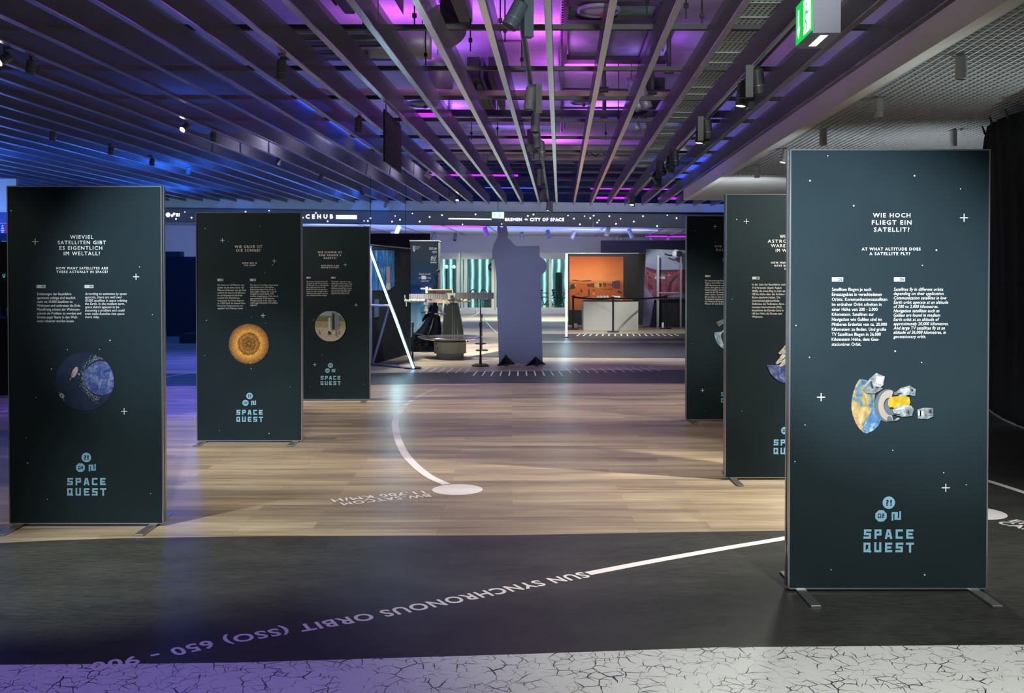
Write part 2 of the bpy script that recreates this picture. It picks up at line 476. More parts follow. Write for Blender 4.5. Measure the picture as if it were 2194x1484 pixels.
flat('floor_vinyl', [G(*p) for p in ((1160, 729.5), (1600, 729.5), (1600, 714), (1160, 715))], 0.001, VINYL, 0.006)
flat('floor_vinyl', [G(*p) for p in ((1000, 765), (1600, 768), (1600, 735), (1160, 734))], 0.001, VINYL, 0.006)  # dark sheet laid over wood floor, for its darker tone
mb = MB()
def cslab(mb, x0, x1, d0, d1, z0, z1, m):
    mb.hexa([CF(x0, d0, z0), CF(x1, d0, z0), CF(x1, d1, z0), CF(x0, d1, z0), CF(x0, d0, z1), CF(x1, d0, z1), CF(x1, d1, z1), CF(x0, d1, z1)], m)
cslab(mb, -24, 10, 2.5, 42, 3.45, 3.6, SLAB)
mb.build('ceiling', kind='structure')
# pale bulkhead beam along the open ceiling, soffit at its end, grid ceiling beside it
ZB, BX0, BX1 = 2.0, 3.16, 3.29
mb = MB()
cslab(mb, BX0, BX1, 3.0, 26.0, ZB, 3.44, mat('pale_beam_paint', 'e8e6de', 0.5, noise=0.03))
mb.build('beam', kind='structure')
mb = MB()
cslab(mb, BX1, 9.0, 19.9, 26.0, ZB, 2.6, WHITE)
mb.build('ceiling_soffit', kind='structure')
GRID = mat('white_egg_crate', 'c6caca', 0.6)
mb = MB()
x = BX1 + 0.02
while x < 7.6:
    cslab(mb, x, x + 0.012, 4.0, 19.88, ZB + 0.01, ZB + 0.06, GRID)
    x += 0.08
d = 4.05
while d < 19.85:
    cslab(mb, BX1 + 0.005, 7.6, d, d + 0.01, ZB + 0.02, ZB + 0.06, GRID)
    d += 0.1
mb.build('ceiling_grid', kind='structure')
mb = MB()
cslab(mb, BX1, 7.7, 3.8, 19.88, ZB + 0.32, ZB + 0.36, mat('grid_void_board', '4c5052', 0.8))
mb.build('ceiling_void', kind='structure')
# wall band where the baffles end, lower rear ceiling, walls
mb = MB()
mb.hexa([P(-700, 448, 28.5), P(1800, 455.5, 28.5), P(1800, 455.5, 28.7), P(-700, 448, 28.7), P(-700, 413, 28.5), P(1800, 439.5, 28.5), P(1800, 439.5, 28.7), P(-700, 413, 28.7)], WALLW)
mb.build('wall_bulkhead', kind='structure')
mb = MB()
cslab(mb, -24, 10, 28.75, 41.6, 1.66, 1.76, WALLW)
mb.build('ceiling_rear', kind='structure')
mb = MB()
cslab(mb, -24, 10, 36.4, 36.5, 1.8, 3.44, mat('plenum_board', '6c6478', 0.8))
mb.build('wall_plenum', kind='structure')
YB = 41.5
def wx(u):
    return P(u, 600, YB).x
dz0, dz1 = P(0, 680, YB).z, P(0, 541, YB).z
mb = MB()
for a, b in ((-2000, 943), (1217, 1900)):
    mb.box((wx(a), YB, 0), (wx(b), YB + 0.2, 3.3), WALLW)
mb.box((wx(943), YB, dz1), (wx(1217), YB + 0.2, 3.3), WALLW)
mb.build('wall_back', kind='structure')
mb = MB()
mb.box((-26, 36, 0), (-8.2, 36.2, 3.4), WALLW)
mb.build('wall_left', kind='structure')
mb = MB()
mb.box((-17, 21, 0), (P(36, 600, 21).x, 21.1, 3.62), WALLW)
mb.build('wall_left_2', kind='structure')
mb = MB()
mb.box((-17, 20.96, 2.69), (P(36, 600, 21).x, 20.995, 2.9), mat('deep_blue_trim', '2a3f8a', 0.6))
mb.build('trim_left', kind='structure')
mb = MB()
mb.box((9.0, 3.0, 0), (9.2, 41.5, 4.0), BLACK)
mb.build('wall_right', kind='structure')
VIOLETWALL = mat('dark_partition_paint', '1c1a28', 0.8)
mb = MB()
a, b = P(1287, 515, 38.5), P(1700, 519, 38.5)
mb.box((a.x, 38.4, 0), (b.x, 38.5, a.z), VIOLETWALL)
mb.build('wall_partition', kind='structure')
mb = MB()
a = P(770, 500, 26)
b = P(921, 507, 26)
mb.box((a.x - 0.6, 26, 0), (b.x, 26.15, a.z), mat('black_partition_paint', '101116', 0.8))
mb.build('wall_partition', kind='structure')
# glazed doors
k = NT('door_glass', 0.05, 0.5)
k.base(k.mix(0.0, '9fd8cf', '9fd8cf'))
tr = k.n('BsdfTransparent', {0: (0.8, 0.97, 0.94, 1)})
mx = k.n('MixShader', {0: 0.1, 1: tr.outputs[0], 2: k.n('BsdfGlossy', {0: (0.9, 0.95, 0.95, 1), 'Roughness': 0.06}).outputs[0]})
k.t.links.new(mx.outputs[0], k.t.nodes['Material Output'].inputs[0])
GLASS = k.m
FRAME = mat('pale_door_frame', 'c9d0bc', 0.45)
for i, (ua, ub, mull) in enumerate(((943, 983, (981,)), (988, 1061, (998, 1056)), (1060, 1217, (1105, 1179)))):
    mb = MB()
    x0, x1 = wx(ua), wx(ub)
    w = 0.07
    mb.box((x0, YB + 0.02, 0), (x0 + w, YB + 0.12, dz1), FRAME)
    mb.box((x1 - w, YB + 0.02, 0), (x1, YB + 0.12, dz1), FRAME)
    for zz, hh in ((dz1 - 0.27, 0.27), (0.0, 0.25)):
        mb.box((x0 + w, YB + 0.02, zz), (x1 - w, YB + 0.12, zz + hh), FRAME)
    for q in mull:
        mb.box((wx(q) - 0.06, YB + 0.01, 0.2), (wx(q) + 0.06, YB + 0.13, dz1 - 0.2), FRAME)
    dr = mb.build('door_%d' % (i + 1), kind='structure')
    mb = MB()
    mb.box((x0 + w, YB + 0.06, 0.25), (x1 - w, YB + 0.07, dz1 - 0.27), GLASS)
    mb.build('pane', dr)
    mb = MB()
    hx = wx(mull[0]) + 0.12
    mb.cyl((hx, YB - 0.03, 0.9), (hx, YB - 0.03, 1.5), 0.016, ALU)
    mb.build('handle', dr)
mb = MB()
for ua, ub in ((950, 1018.5), (1020, 1110), (1112, 1212)):
    mb.box((wx(ua), YB - 0.16, 0), (wx(ub), YB - 0.02, 0.15), WHITE)
mb.build('baseboard_back', kind='structure')
# street outside
FAC = NT('street_facade_cladding', 0.6, 0.3)
s = FAC.n('TexWave', {'Vector': FAC.coord((1, 1, 1)), 'Scale': 0.9, 'Distortion': 1.2}, wave_type='BANDS', bands_direction='X').outputs['Fac']
FAC.base(FAC.ramp(s, [(0.25, '3b4c4f'), (0.55, '667b7d'), (0.8, '8fa3a3'), (0.92, 'dceeee')]))
mb = MB()
mb.box((-12, 48.5, -0.05), (12, 48.8, 6), FAC.m)
mb.build('wall_street', kind='structure')
mb = MB()
mb.box((-12, 41.75, -0.1), (12, 48.5, -0.02), concrete_material('street_paving', '8fa3a0', 'b5c6c2'))
mb.build('street', kind='structure')
# ------------------------------------------------------------------ baffles and bars of the open ceiling
ZR, SP, BW, BHH = 2.0, 0.4815, 0.054, 0.26
GB = 'long white baffles of the open ceiling'
def baffle(x, d0, d1, label):
    t = thing('ceiling_baffle', label, 'ceiling baffle', CF(x, d0, ZR), GB)
    mb = MB()
    cslab(mb, x - BW / 2, x + BW / 2, d0, d1, ZR, ZR + 0.012, BAFFLE_EDGE)
    mb.build('bottom_edge', t)
    mb = MB()
    for s in (-1, 1):
        a = x + s * (BW / 2 - 0.002)
        mb.add([CF(a, d0, ZR + 0.012), CF(a, d1, ZR + 0.012), CF(a, d1, ZR + BHH), CF(a, d0, ZR + BHH)], [(0, 1, 2, 3)], FABRIC)
    mb.build('fabric_side', t)
    return t
X0 = -0.119
proto = None
for k in range(-34, 7):
    if k <= 0:
        n = 1 - k
        lab = ('first pale ceiling baffle, just right of the central lamp track' if n == 1 else
               'pale ceiling baffle over the banners, %s one left of the central lamp track' % ordinal(n - 1))
    else:
        lab = 'pale ceiling baffle, %s one right of the central lamp track, before the beam' % ordinal(k + 1)
    if proto is None:
        proto = baffle(X0 + k * SP, 4.0, 28.3, lab)
        pk = k
    else:
        dup(proto, CF(X0 + k * SP, 4.0, ZR), lab)
sp = None
for k in range(7, 13):
    lab = 'short far ceiling baffle beyond the end of the beam, %s from the beam' % ordinal(k - 6)
    if sp is None:
        sp = baffle(X0 + k * SP, 26.1, 28.3, lab)
    else:
        dup(sp, CF(X0 + k * SP, 26.1, ZR), lab)
for k in range(-1, 12):
    d = 9.23 + 1.827 * k
    if d > 28:
        break
    mb = MB()
    cslab(mb, -17, BX0 - 0.02, d - 0.03, d + 0.03, ZR + BHH + 0.005, ZR + BHH + 0.05, DARKBAR)
    o = mb.build('ceiling_crossbar')
    tag(o, 'dark steel crossbar resting on the baffles, %s from the camera' % ordinal(k + 2), 'ceiling bar', 'dark bars across the baffles')
# ------------------------------------------------------------------ track lights
def head(name, label, pos, tilt, pan, lit, m, L=0.24, r=0.055, group='track spotlights', gear=True, hang=0.06, bracket=False):
    t = thing(name, label, 'spotlight', pos, group)
    T = Matrix.Translation(Vector(pos))
    mb = MB()
    mb.cyl(T @ Vector((0, 0, -0.02)), T @ Vector((0, 0, 0.129 if gear else 0.09)), 0.012, m, 8)
    mb.build('stem', t)
    if bracket:
        p_ = Vector(pos) - Vector((0, 0, CH))
        xk = p_.dot(RV) - p_.z * TAU
        near = X0 + round((xk - X0) / SP) * SP
        mb = MB()
        d_ = (near - xk)
        mb.hexa([T @ (RV * q + SV * w_ + Vector((0, 0, z_))) for z_ in (0.085, 0.115) for q, w_ in ((min(0, d_) - .01, -.012), (max(0, d_) + .01, -.012), (max(0, d_) + .01, .012), (min(0, d_) - .01, .012))], m)
        mb.build('bracket', t)
    if gear:
        mb = MB()
        mb.box((0.05, -0.035, -0.16), (0.12, 0.035, 0.14), m, T @ Matrix.Rotation(pan, 4, 'Z'))
        mb.box((-0.01, -0.012, 0.06), (0.06, 0.012, 0.09), m, T @ Matrix.Rotation(pan, 4, 'Z'))
        mb.build('gear_box', t)
    Q = T @ Matrix.Rotation(pan, 4, 'Z') @ Matrix.Rotation(tilt, 4, 'Y')
    mb = MB()
    mb.lathe([(0.0001, L * 0.45), (r * 0.8, L * 0.45), (r, L * 0.38), (r, -L * 0.5), (r * 0.93, -L * 0.55), (r * 0.86, -L * 0.52), (r * 0.86, -L * 0.48)], m, Q, 16)
    mb.lathe([(r * 1.03, -L * 0.22), (r * 1.03, -L * 0.25)], ALU, Q, 16)
    mb.build('lamp_head', t, smooth=False)
    mb = MB()
    mb.lathe([(0.0001, -L * 0.53), (r * 0.86, -L * 0.53)], LENS if lit else BLACKGLOSS, Q, 16)
    mb.build('lens', t)
    return t
def track(x, d0, d1, name_label):
    mb = MB()
    cslab(mb, x - 0.018, x + 0.018, d0, d1, ZR - 0.005, ZR + 0.03, BLACKGLOSS)
    for s in (-1, 1):
        cslab(mb, x + s * 0.018 - 0.003, x + s * 0.018 + 0.003, d0, d1, ZR - 0.01, ZR + 0.03, ALU)
    o = mb.build('lamp_track')
    tag(o, name_label, 'lamp track', 'lamp tracks between the baffles')
def xoff(u, v):
    p = CE(u, v, ZR)
    return p.x * RV.x + p.y * RV.y
track(-0.33, 5, 28.0, 'black lamp track with silver edges along the middle of the ceiling')
track(xoff(1590, 170) , 5, 27.5, 'black lamp track with grey edges, left of the ceiling beam')
def sl(u, v, label, tilt, pan, lit, m=GREYLAMP, dz=0.14, **kw):
    head('track_spotlight', label, CE(u, v, ZR - dz), tilt, pan, lit, m, **kw)
CT = 'grey spotlight on the central track, '
sl(1106, 30, CT + 'nearest and largest of that row', 0.5, 0.3, False, mat('blue_grey_lamp', '3a4652', 0.5), L=0.2, r=0.06)
for i, (u, v, lit) in enumerate(((1136, 208, False), (1147, 262, False), (1147, 298, False), (1160, 318, False), (1159, 379, True), (1161, 418, True), (1175, 442, True))):
    sl(u, v, CT + '%s of that row' % ordinal(i + 2), 0.12 + 0.1 * (i % 3), 0.4 + i, lit, L=0.24 if i < 4 else 0.22)
RT = 'dark spotlight on the track left of the beam, '
for i, (u, v, lit, ti, pa) in enumerate(((1625, 172, False, 0.1, 3.0), (1590, 200, True, 0.12, 0.2), (1516, 274, False, 0.1, 3.0), (1500, 285, True, 0.1, 0.1), (1447, 337, False, 0.1, 2.0),
                                       (1434, 348, False, 0.3, 1.0), (1404, 382, False, 2.4, 0.6), (1418, 360, False, 0.4, 2.0), (1355, 428, True, 0.3, 1.2))):
    sl(u, v, RT + '%s of that row%s' % (ordinal(i + 1), ', lit' if lit else ''), ti, pa, lit, mat('dark_lamp_metal', '3c4044', 0.45))
LT = 'spotlight hung among the left-hand baffles, '
for u, v, lit, ti, pa, lab in ((10, 126, True, 0.95, 1.0, 'lit, cut by the photo edge, facing right'), (66, 142, False, 0.1, 0.3, 'unlit, beside the lit one at the edge'), (603, 148, False, 0.05, 1.4, 'tall grey one over the sun banner'),
                          (397, 272, True, 0.9, 1.1, 'lit, above the banner about satellites'), (457, 292, False, 0.05, 0.6, 'small dark one between sun banner and lit lamp'), (768, 266, False, 0.05, 0.4, 'dark one just left of the hanging sign board'),
                          (113, 290, False, 0.1, 0.5, 'dark one left of two dim lamps'), (238, 322, False, 0.1, 0.5, 'dark one, left of a dim pair'), (326, 346, False, 0.1, 0.5, 'dark one, right of a dim pair'),
                          (596, 346, False, 0.2, 0.5, 'dark one amid blue light, over the sun banner'), (688, 378, False, 0.5, 0.8, 'grey one with a loose cable'), (775, 412, False, 0.5, 2.8, 'grey one low by the far wall band'),
                          (826, 438, False, 0.3, 1.0, 'small dark one touching the far wall band'), (918, 376, False, 2.2, 0.2, 'cream one tilted up, right of the sign board'), (966, 415, False, 0.1, 0.2, 'dark one beside a small lit lamp'),
                          (980, 424, True, 0.5, 1.5, 'small lit one near the far wall band'), (404, 368, False, 0.2, 0.8, 'faint one in the deepest blue light'), (1040, 340, False, 0.3, 0.8, 'dim one behind the middle baffles')):
    big = 'tall' in lab or 'just left' in lab
    head('track_spotlight', LT + lab, CE(u, v, ZR - (0.05 if not big else 0.08)), ti, pa, lit, WHITELAMP if 'cream' in lab else GREYLAMP, L=0.2 if big else 0.13, r=0.045, gear=False, hang=0, bracket=True)
GD = 'white cylinder lamp under the grid ceiling, '
for i, (u, v, lit, lab) in enumerate(((2059, 142, False, 'largest, near the curtain'), (1883, 228, False, 'above the middle of the altitude banner'), (1764, 292, False, 'above the left part of the altitude banner'),
                                   (2042, 294, False, 'close above the altitude banner, by the curtain'), (1681, 332, True, 'lit, at the corner of the altitude banner'), (1622, 366, False, 'faint, near the soffit'))):
    pos = CE(u, v, ZB - 0.09)
    head('cylinder_downlight', GD + lab, pos, 0.0 if not lit else 0.25, 0, lit, WHITELAMP, L=0.22, r=0.05, group='cylinder lamps under the grid', gear=False, hang=0.0)
# ------------------------------------------------------------------ banner stands
DEPTH = 0.066
SIDE_GROOVE = mat('dark_groove', '2c2f33', 0.5)
# print layout shared by all six, as fractions of the face
LW, LH, LU, LV = 421.0, 937.0, 1691.0, 321.5
OCT = [(math.cos(math.pi / 8 + i * math.pi / 4), math.sin(math.pi / 8 + i * math.pi / 4)) for i in range(8)]
def stroke_letter(ch):
    "block lettering: list of polylines in a 0..1 box"
    D = {'S': [[(1, .95), (.1, .95), (.1, .5), (.9, .5), (.9, .05), (0, .05)]],
         'P': [[(.1, 0), (.1, .95), (.9, .95), (.9, .45), (.42, .45)]],
         'A': [[(.08, 0), (.36, .95), (.64, .95), (.92, 0)], [(.3, .26), (.7, .26)]],
         'C': [[(.95, .95), (.1, .95), (.1, .05), (.95, .05)]],
         'E': [[(.95, .95), (.1, .95), (.1, .05), (.95, .05)], [(.42, .5), (.8, .5)]],
         'Q': [[(.1, .05), (.1, .95), (.88, .95), (.88, .05), (.1, .05)], [(.6, .2), (1, 0)]],
         'U': [[(.1, 1), (.1, .05), (.9, .05), (.9, 1)]],
         'T': [[(0, .95), (1, .95)], [(.5, .72), (.5, 0)]]}
    return D[ch]
def strokes(mb, lines, w, m, fn):
    "mitred strokes; each further line sits a hair in front so that none overlap in one plane"
    for li, ln in enumerate(lines):
        n = len(ln)
        dirs = []
        for (x0, y0), (x1, y1) in zip(ln[:-1], ln[1:]):
            L = math.hypot(x1 - x0, y1 - y0) or 1
            dirs.append(((x1 - x0) / L, (y1 - y0) / L))
        A, B = [], []
        closed = ln[0] == ln[-1]
        for i, (x, y) in enumerate(ln):
            d0, d1 = dirs[max(0, i - 1)], dirs[min(n - 2, i)]
            if closed and i in (0, n - 1):
                d0, d1 = dirs[-1], dirs[0]
            elif i == 0:
                x, y = x - d1[0] * w * .45, y - d1[1] * w * .45
            elif i == n - 1:
                x, y = x + d0[0] * w * .45, y + d0[1] * w * .45
            nx, ny = -(d0[1] + d1[1]), d0[0] + d1[0]
            q = math.hypot(nx, ny) or 1
            nx, ny = nx / q, ny / q
            k = w / 2 / max(0.4, -d1[1] * nx + d1[0] * ny)
            A.append((x + nx * k, y + ny * k))
            B.append((x - nx * k, y - ny * k))
        off = Vector((0, -0.0004 * li, 0))
        mb.add([fn(*p) + off for p in A + B], [(i, i + 1, n + i + 1, n + i)[::-1] for i in range(n - 1)], m)
def disc_pts(cx, cz, r, n=40, a0=0, a1=2 * math.pi):
    return [(cx + r * math.cos(a0 + (a1 - a0) * i / n), cz + r * math.sin(a0 + (a1 - a0) * i / n)) for i in range(n)]
class Banner:
    def __init__(s, label, uL, uR, vT, vB, heads, subs, badges, de, en, plus, ps, dots):
        s.uL, s.uR, s.vT, s.vB = uL, uR, vT, vB
        a, b = G(uL, vB, 0.02), G(uR, vB, 0.02)
        y = (a.y + b.y) / 2
        a, b = P(uL, vB, y), P(uR, vB, y)
        s.x0, s.w, s.y = a.x, b.x - a.x, y
        s.z0 = 0.02
        s.h = P((uL + uR) / 2, vT, y).z - s.z0
        s.k = s.w / (uR - uL)
        s.t = thing('banner_stand', label, 'banner stand', (s.x0 + s.w / 2, y + DEPTH / 2, 0), 'black exhibition banner stands')
        W, H, X, Z = s.w, s.h, s.x0, s.z0
        e = 0.007
        mb = MB()
        for x_a, x_b in ((X - e, X), (X + W, X + W + e)):
            mb.box((x_a, y, Z), (x_b, y + 0.026, Z + H + e), ALU)
            mb.box((x_a, y + 0.040, Z), (x_b, y + DEPTH, Z + H + e), ALU)
            mb.box((x_a + (0.003 if x_a < X else 0), y + 0.026, Z), (x_b - (0 if x_a < X else 0.003), y + 0.040, Z + H + e - 0.003), SIDE_GROOVE)
        for z_a, z_b in ((Z - e, Z), (Z + H, Z + H + e)):
            mb.box((X, y, z_a), (X + W, y + DEPTH, z_b), ALU)
        mb.build('frame', s.t)
        s.fab = MB()
        s.fab.box((X, y + 0.002, Z), (X + W, y + DEPTH - 0.002, Z + H), PRINT)
        fabric = s.fab.build('printed_fabric', s.t)
        s.fabric = fabric
        for fx in (0.06, 0.94):
            mb = MB()
            cx = X + W * fx
            mb.box((cx - 0.025, y - 0.245, 0.002), (cx + 0.025, y + DEPTH + 0.245, 0.013), ALU)
            mb.build('foot', s.t, bevel=0.002)
        # writing
        mb = MB()
        for tx, ua, ub, va, vb in heads:
            text_fit(mb, tx, INK, ua, ub, -vb, -va, s.pf, 0.014, 1.25)
        mb.build('heading', fabric)
        mb = MB()
        for tx, ua, ub, va, vb in subs:
            text_fit(mb, tx, INK, ua, ub, -vb, -va, s.pf, 0.02, 1.3)
        mb.build('subheading', fabric)
        for (ub0, ub1, vb0, vb1, word), (bx, v0, dv, longest, lines, sh) in zip(badges, (de, en)):
            mb = MB()
            s.rect(mb, ub0, ub1, vb0, vb1, INKDIM, 1)
            q = (vb1 - vb0)
            text_fit(mb, word, BLACK, ub1 - 0.42 * (ub1 - ub0), ub1 - 0.1 * (ub1 - ub0), -(vb1 - q * .22), -(vb0 + q * .2), lambda a_, b_: s.pf(a_, b_, 2), 0.03, 1.1)
            wmax = max(text_width(t_, 0.008, 1.03, sh) for t_ in lines)
            for i, t_ in enumerate(lines):
                vc = v0 + dv * i
                cap = longest * 0.0285
                text_fit(mb, t_, INK, bx, 0, -(vc + cap), -(vc - cap), s.pf, 0.0, 1.03, sh, 2, sx=longest / wmax)
            mb.build('text_block', fabric)
        mb = MB()
        for u, v in plus:
            s.rect(mb, u - ps / 2, u + ps / 2, v - ps * .055, v + ps * .055, INK)
            s.rect(mb, u - ps * .055, u + ps * .055, v - ps / 2, v + ps / 2, INK, 1)
        for i, (u, v) in enumerate(dots):
            r = (uR - uL) * (0.0042 if i % 3 == 0 else 0.0028)
            mb.poly([s.pf(*q) for q in disc_pts(u, -v, r, 10)], INK)
        mb.build('star_pattern', fabric)
        s.logo(fabric)
    def pf(s, u, nv, layer=0):
        "flat print coordinates (photo u, minus photo v of this face) to a point on the face"
        return Vector((s.x0 + (u - s.uL) * s.k, s.y + 0.002 - 0.0012 - layer * 0.0007, s.z0 + (nv + s.vB) / (s.vB - s.vT) * s.h))
    def rect(s, mb, ua, ub, va, vb, m, layer=0):
        mb.poly([s.pf(ua, -vb, layer), s.pf(ub, -vb, layer), s.pf(ub, -va, layer), s.pf(ua, -va, layer)], m)
    def lf(s, u, nv, layer=0):
        "same, from the layout of the altitude banner"
        return s.pf(s.uL + (u - LU) / LW * (s.uR - s.uL), -(s.vT + (-nv - LV) / LH * (s.vB - s.vT)), layer)
    def logo(s, parent):
        mb = MB()
        mb.poly([s.lf(*q) for q in disc_pts(1902.8, -1075, 13.4, 28)], INKBLUE)
        mb.poly([s.lf(1886.3 + 13.2 * a, -1103.4 + 13.2 * b) for a, b in OCT], INKBLUE)
        text_fit(mb, '?!', BLACK, 1896.5, 1909.5, -1081, -1069, lambda a, b: s.lf(a, b, 1), 0.03, 1.15)
        text_fit(mb, '\u03a9\u2202', BLACK, 1879.3, 1893.5, -1107.5, -1099, lambda a, b: s.lf(a, b, 1), 0.03, 1.1)
        g = [[(1911, -1112), (1911, -1097), (1920.5, -1097), (1920.5, -1106)], [(1917, -1100.5), (1917, -1110), (1927, -1110), (1927, -1095)]]
        strokes(mb, g, 3.6, INKBLUE, s.lf)
        mb.build('logo_emblem', parent)
        mb = MB()
        for word, ua, ub, va, vb in (('SPACE', 1849, 1956.6, 1131.9, 1153), ('QUEST', 1848.3, 1957.4, 1160.3, 1182.2)):
            cw = 17.0
            st = (ub - ua - cw) / 4
            for i, ch in enumerate(word):
                x = ua + i * st
                lines = [[(x + 2 + px * (cw - 4), -vb + 2 + pz * (vb - va - 4)) for px, pz in ln] for ln in stroke_letter(ch)]
                strokes(mb, lines, 4.6, INKBLUE, s.lf)
        mb.build('logo_lettering', parent)
    def pic(s, name, pts, m, layer=2, origin=None, extra=()):
        "flat printed picture piece: outline in photo px"
        mb = MB()
        mb.poly([s.pf(u, -v, layer) for u, v in pts][::-1], m)
        for p2, m2, l2 in extra:
            mb.poly([s.pf(u, -v, l2) for u, v in p2][::-1], m2)
        return mb.build(name, s.fabric, origin=s.pf(origin[0], -origin[1], layer) if origin else None)
def cpts(u, v, r, n=40):
    return [(u + r * math.cos(2 * math.pi * i / n), v + r * math.sin(2 * math.pi * i / n)) for i in range(n)]
L1 = Banner('large black banner stand asking how many satellites, earth picture, left', 22.0, 347.5, 400.4, 1120,
    [('WIEVIEL', 154.2, 203.8, 503.2, 510.8), ('SATELLITEN GIBT', 127.8, 230.5, 515, 522.4), ('ES EIGENTLICH', 131.6, 222.7, 526.7, 534.2), ('IM WELTALL?', 140.5, 217.9, 538.3, 546)],
    [('HOW MANY SATELLITES ARE', 124.6, 234.6, 571.2, 576), ('THERE ACTUALLY IN SPACE?', 124.8, 234.3, 579, 583.8)],
    [(82, 101.1, 609.2, 616.2, 'DE'), (184.4, 203.6, 609.2, 616.2, 'EN')],
    (82.8, 628.6, 8.24, 94, ['Sch\u00e4tzungen der Raumfahrt-', 'agenturen zufolge sind deutlich', 'mehr als 10.000 Satelliten im', 'Weltraum und umkreisen die Erde.', 'Mittelfristig scheint der Weltraum-', 'schrott ein Problem zu werden und', 'k\u00f6nnte sogar Starts in den Welt-', 'raum riskanter werden lassen.'], 0),
    (185.2, 628.3, 7.06, 90.3, ['According to estimates by space', 'agencies, there are well over', '10,000 satellites in space orbiting', 'the Earth. In the medium term,', 'space debris appears to be', 'becoming a problem and could', 'even make launches into space', 'more risky.'], 0.2),
    [(80, 517), (294.5, 592), (267.5, 880)], 13.5, [(29, 451), (302, 571), (329, 673), (238, 728), (147, 748), (216, 747), (113, 789), (79, 850), (57, 937), (60, 991), (323, 1057), (102, 1069)])
L2 = Banner('black banner stand with the orange sun picture, second from the left', 423.0, 645.5, 456.3, 943,
    [('WIE GRO\u1e9e IST', 504.6, 563.4, 525.2, 530.8), ('DIE SONNE?', 508.5, 559.3, 533, 538.7)],
    [('HOW BIG IS', 520.6, 552, 561.1, 564.5), ('THE SUN?', 523.5, 549, 566.2, 569.5)],
    [(467.2, 480.1, 596.5, 601.6, 'DE'), (537, 550, 596.5, 601.6, 'EN')],
    (467.4, 609.8, 5.55, 61.5, ['Die Sonne ist 1,3 Millionen mal', 'gr\u00f6\u00dfer als die Erde und ist 150', 'Millionen Kilometer von der Erde', 'entfernt. Es dauert acht Minuten', 'bis ein Sonnenstrahl die Erde', 'erreicht. Die Oberfl\u00e4chen-', 'temperatur der Sonne liegt bei', 'ca. 5.500 Grad. Im Inneren Kern', 'herrschen Temperaturen von', 'ungef\u00e4hr 15,5 Millionen Grad!'], 0),
    (537.4, 609.8, 4.77, 60.6, ['The Sun is 1.3 million times larger', 'than Earth and is 150 million', 'kilometres away from Earth. It', 'takes eight minutes for a ray of', 'sunlight to reach Earth. The', 'surface temperature of the Sun is', 'approximately 5,500 degrees.', 'Temperatures in the inner core', 'reach approximately 15.5 million', 'degrees!'], 0.2),
    [(478.4, 514.5), (589, 558.6), (564.7, 675.6)], 9.3, [(441.6, 489.3), (559, 484), (491, 517), (585, 567), (569, 583.6), (539.7, 679), (443.6, 685.5), (570, 691), (439, 761), (538.6, 789), (622, 828), (470, 922), (576.5, 928)])
L3 = Banner('black banner stand with the round rocket photo, third from the left', 624.0, 791.5, 485.8, 854.6,
    [('WIE SCHWER IST', 681.8, 733.8, 538, 542.2), ('EINE ARIANE 6', 684.3, 731.4, 544.3, 548.2), ('RAKETE?', 694.5, 721.5, 550.4, 554.3)],
    [('HOW HEAVY IS AN', 688.8, 726.4, 567.2, 570), ('ARIANE 6 ROCKET?', 688.4, 727.5, 571.3, 574)],
    [(657.4, 667, 592.6, 596.3, 'DE'), (710.3, 720, 592.6, 596.3, 'EN')],
    (657.6, 602.8, 4.2, 47.3, ['Die kleinere Variante Ariane 62', 'wiegt bis zu 540 Tonnen. Das ist', 'das Gewicht von ca. 90 Elefanten.', 'Die gro\u00dfe Ariane 64 mit vier', 'Boostern kommt auf eine Start-', 'masse von mehr als 800 Tonnen', 'und kann mehr als 20 Tonnen in', 'den niedrigen Erdorbit bringen.'], 0),
    (710.3, 602.8, 3.63, 45, ['The smaller Ariane 62 version', 'weighs up to 540 tonnes. That\u2019s', 'the weight of approximately 90', 'elephants. The large Ariane 64', 'with four boosters has a launch', 'mass of more than 800 tonnes', 'and can carry more than 20', 'tonnes into low Earth orbit.'], 0.2),
    [(740.5, 567), (763.4, 653), (674.6, 781)], 7.2, [(672.8, 685), (665, 829), (779, 823), (690, 760)])
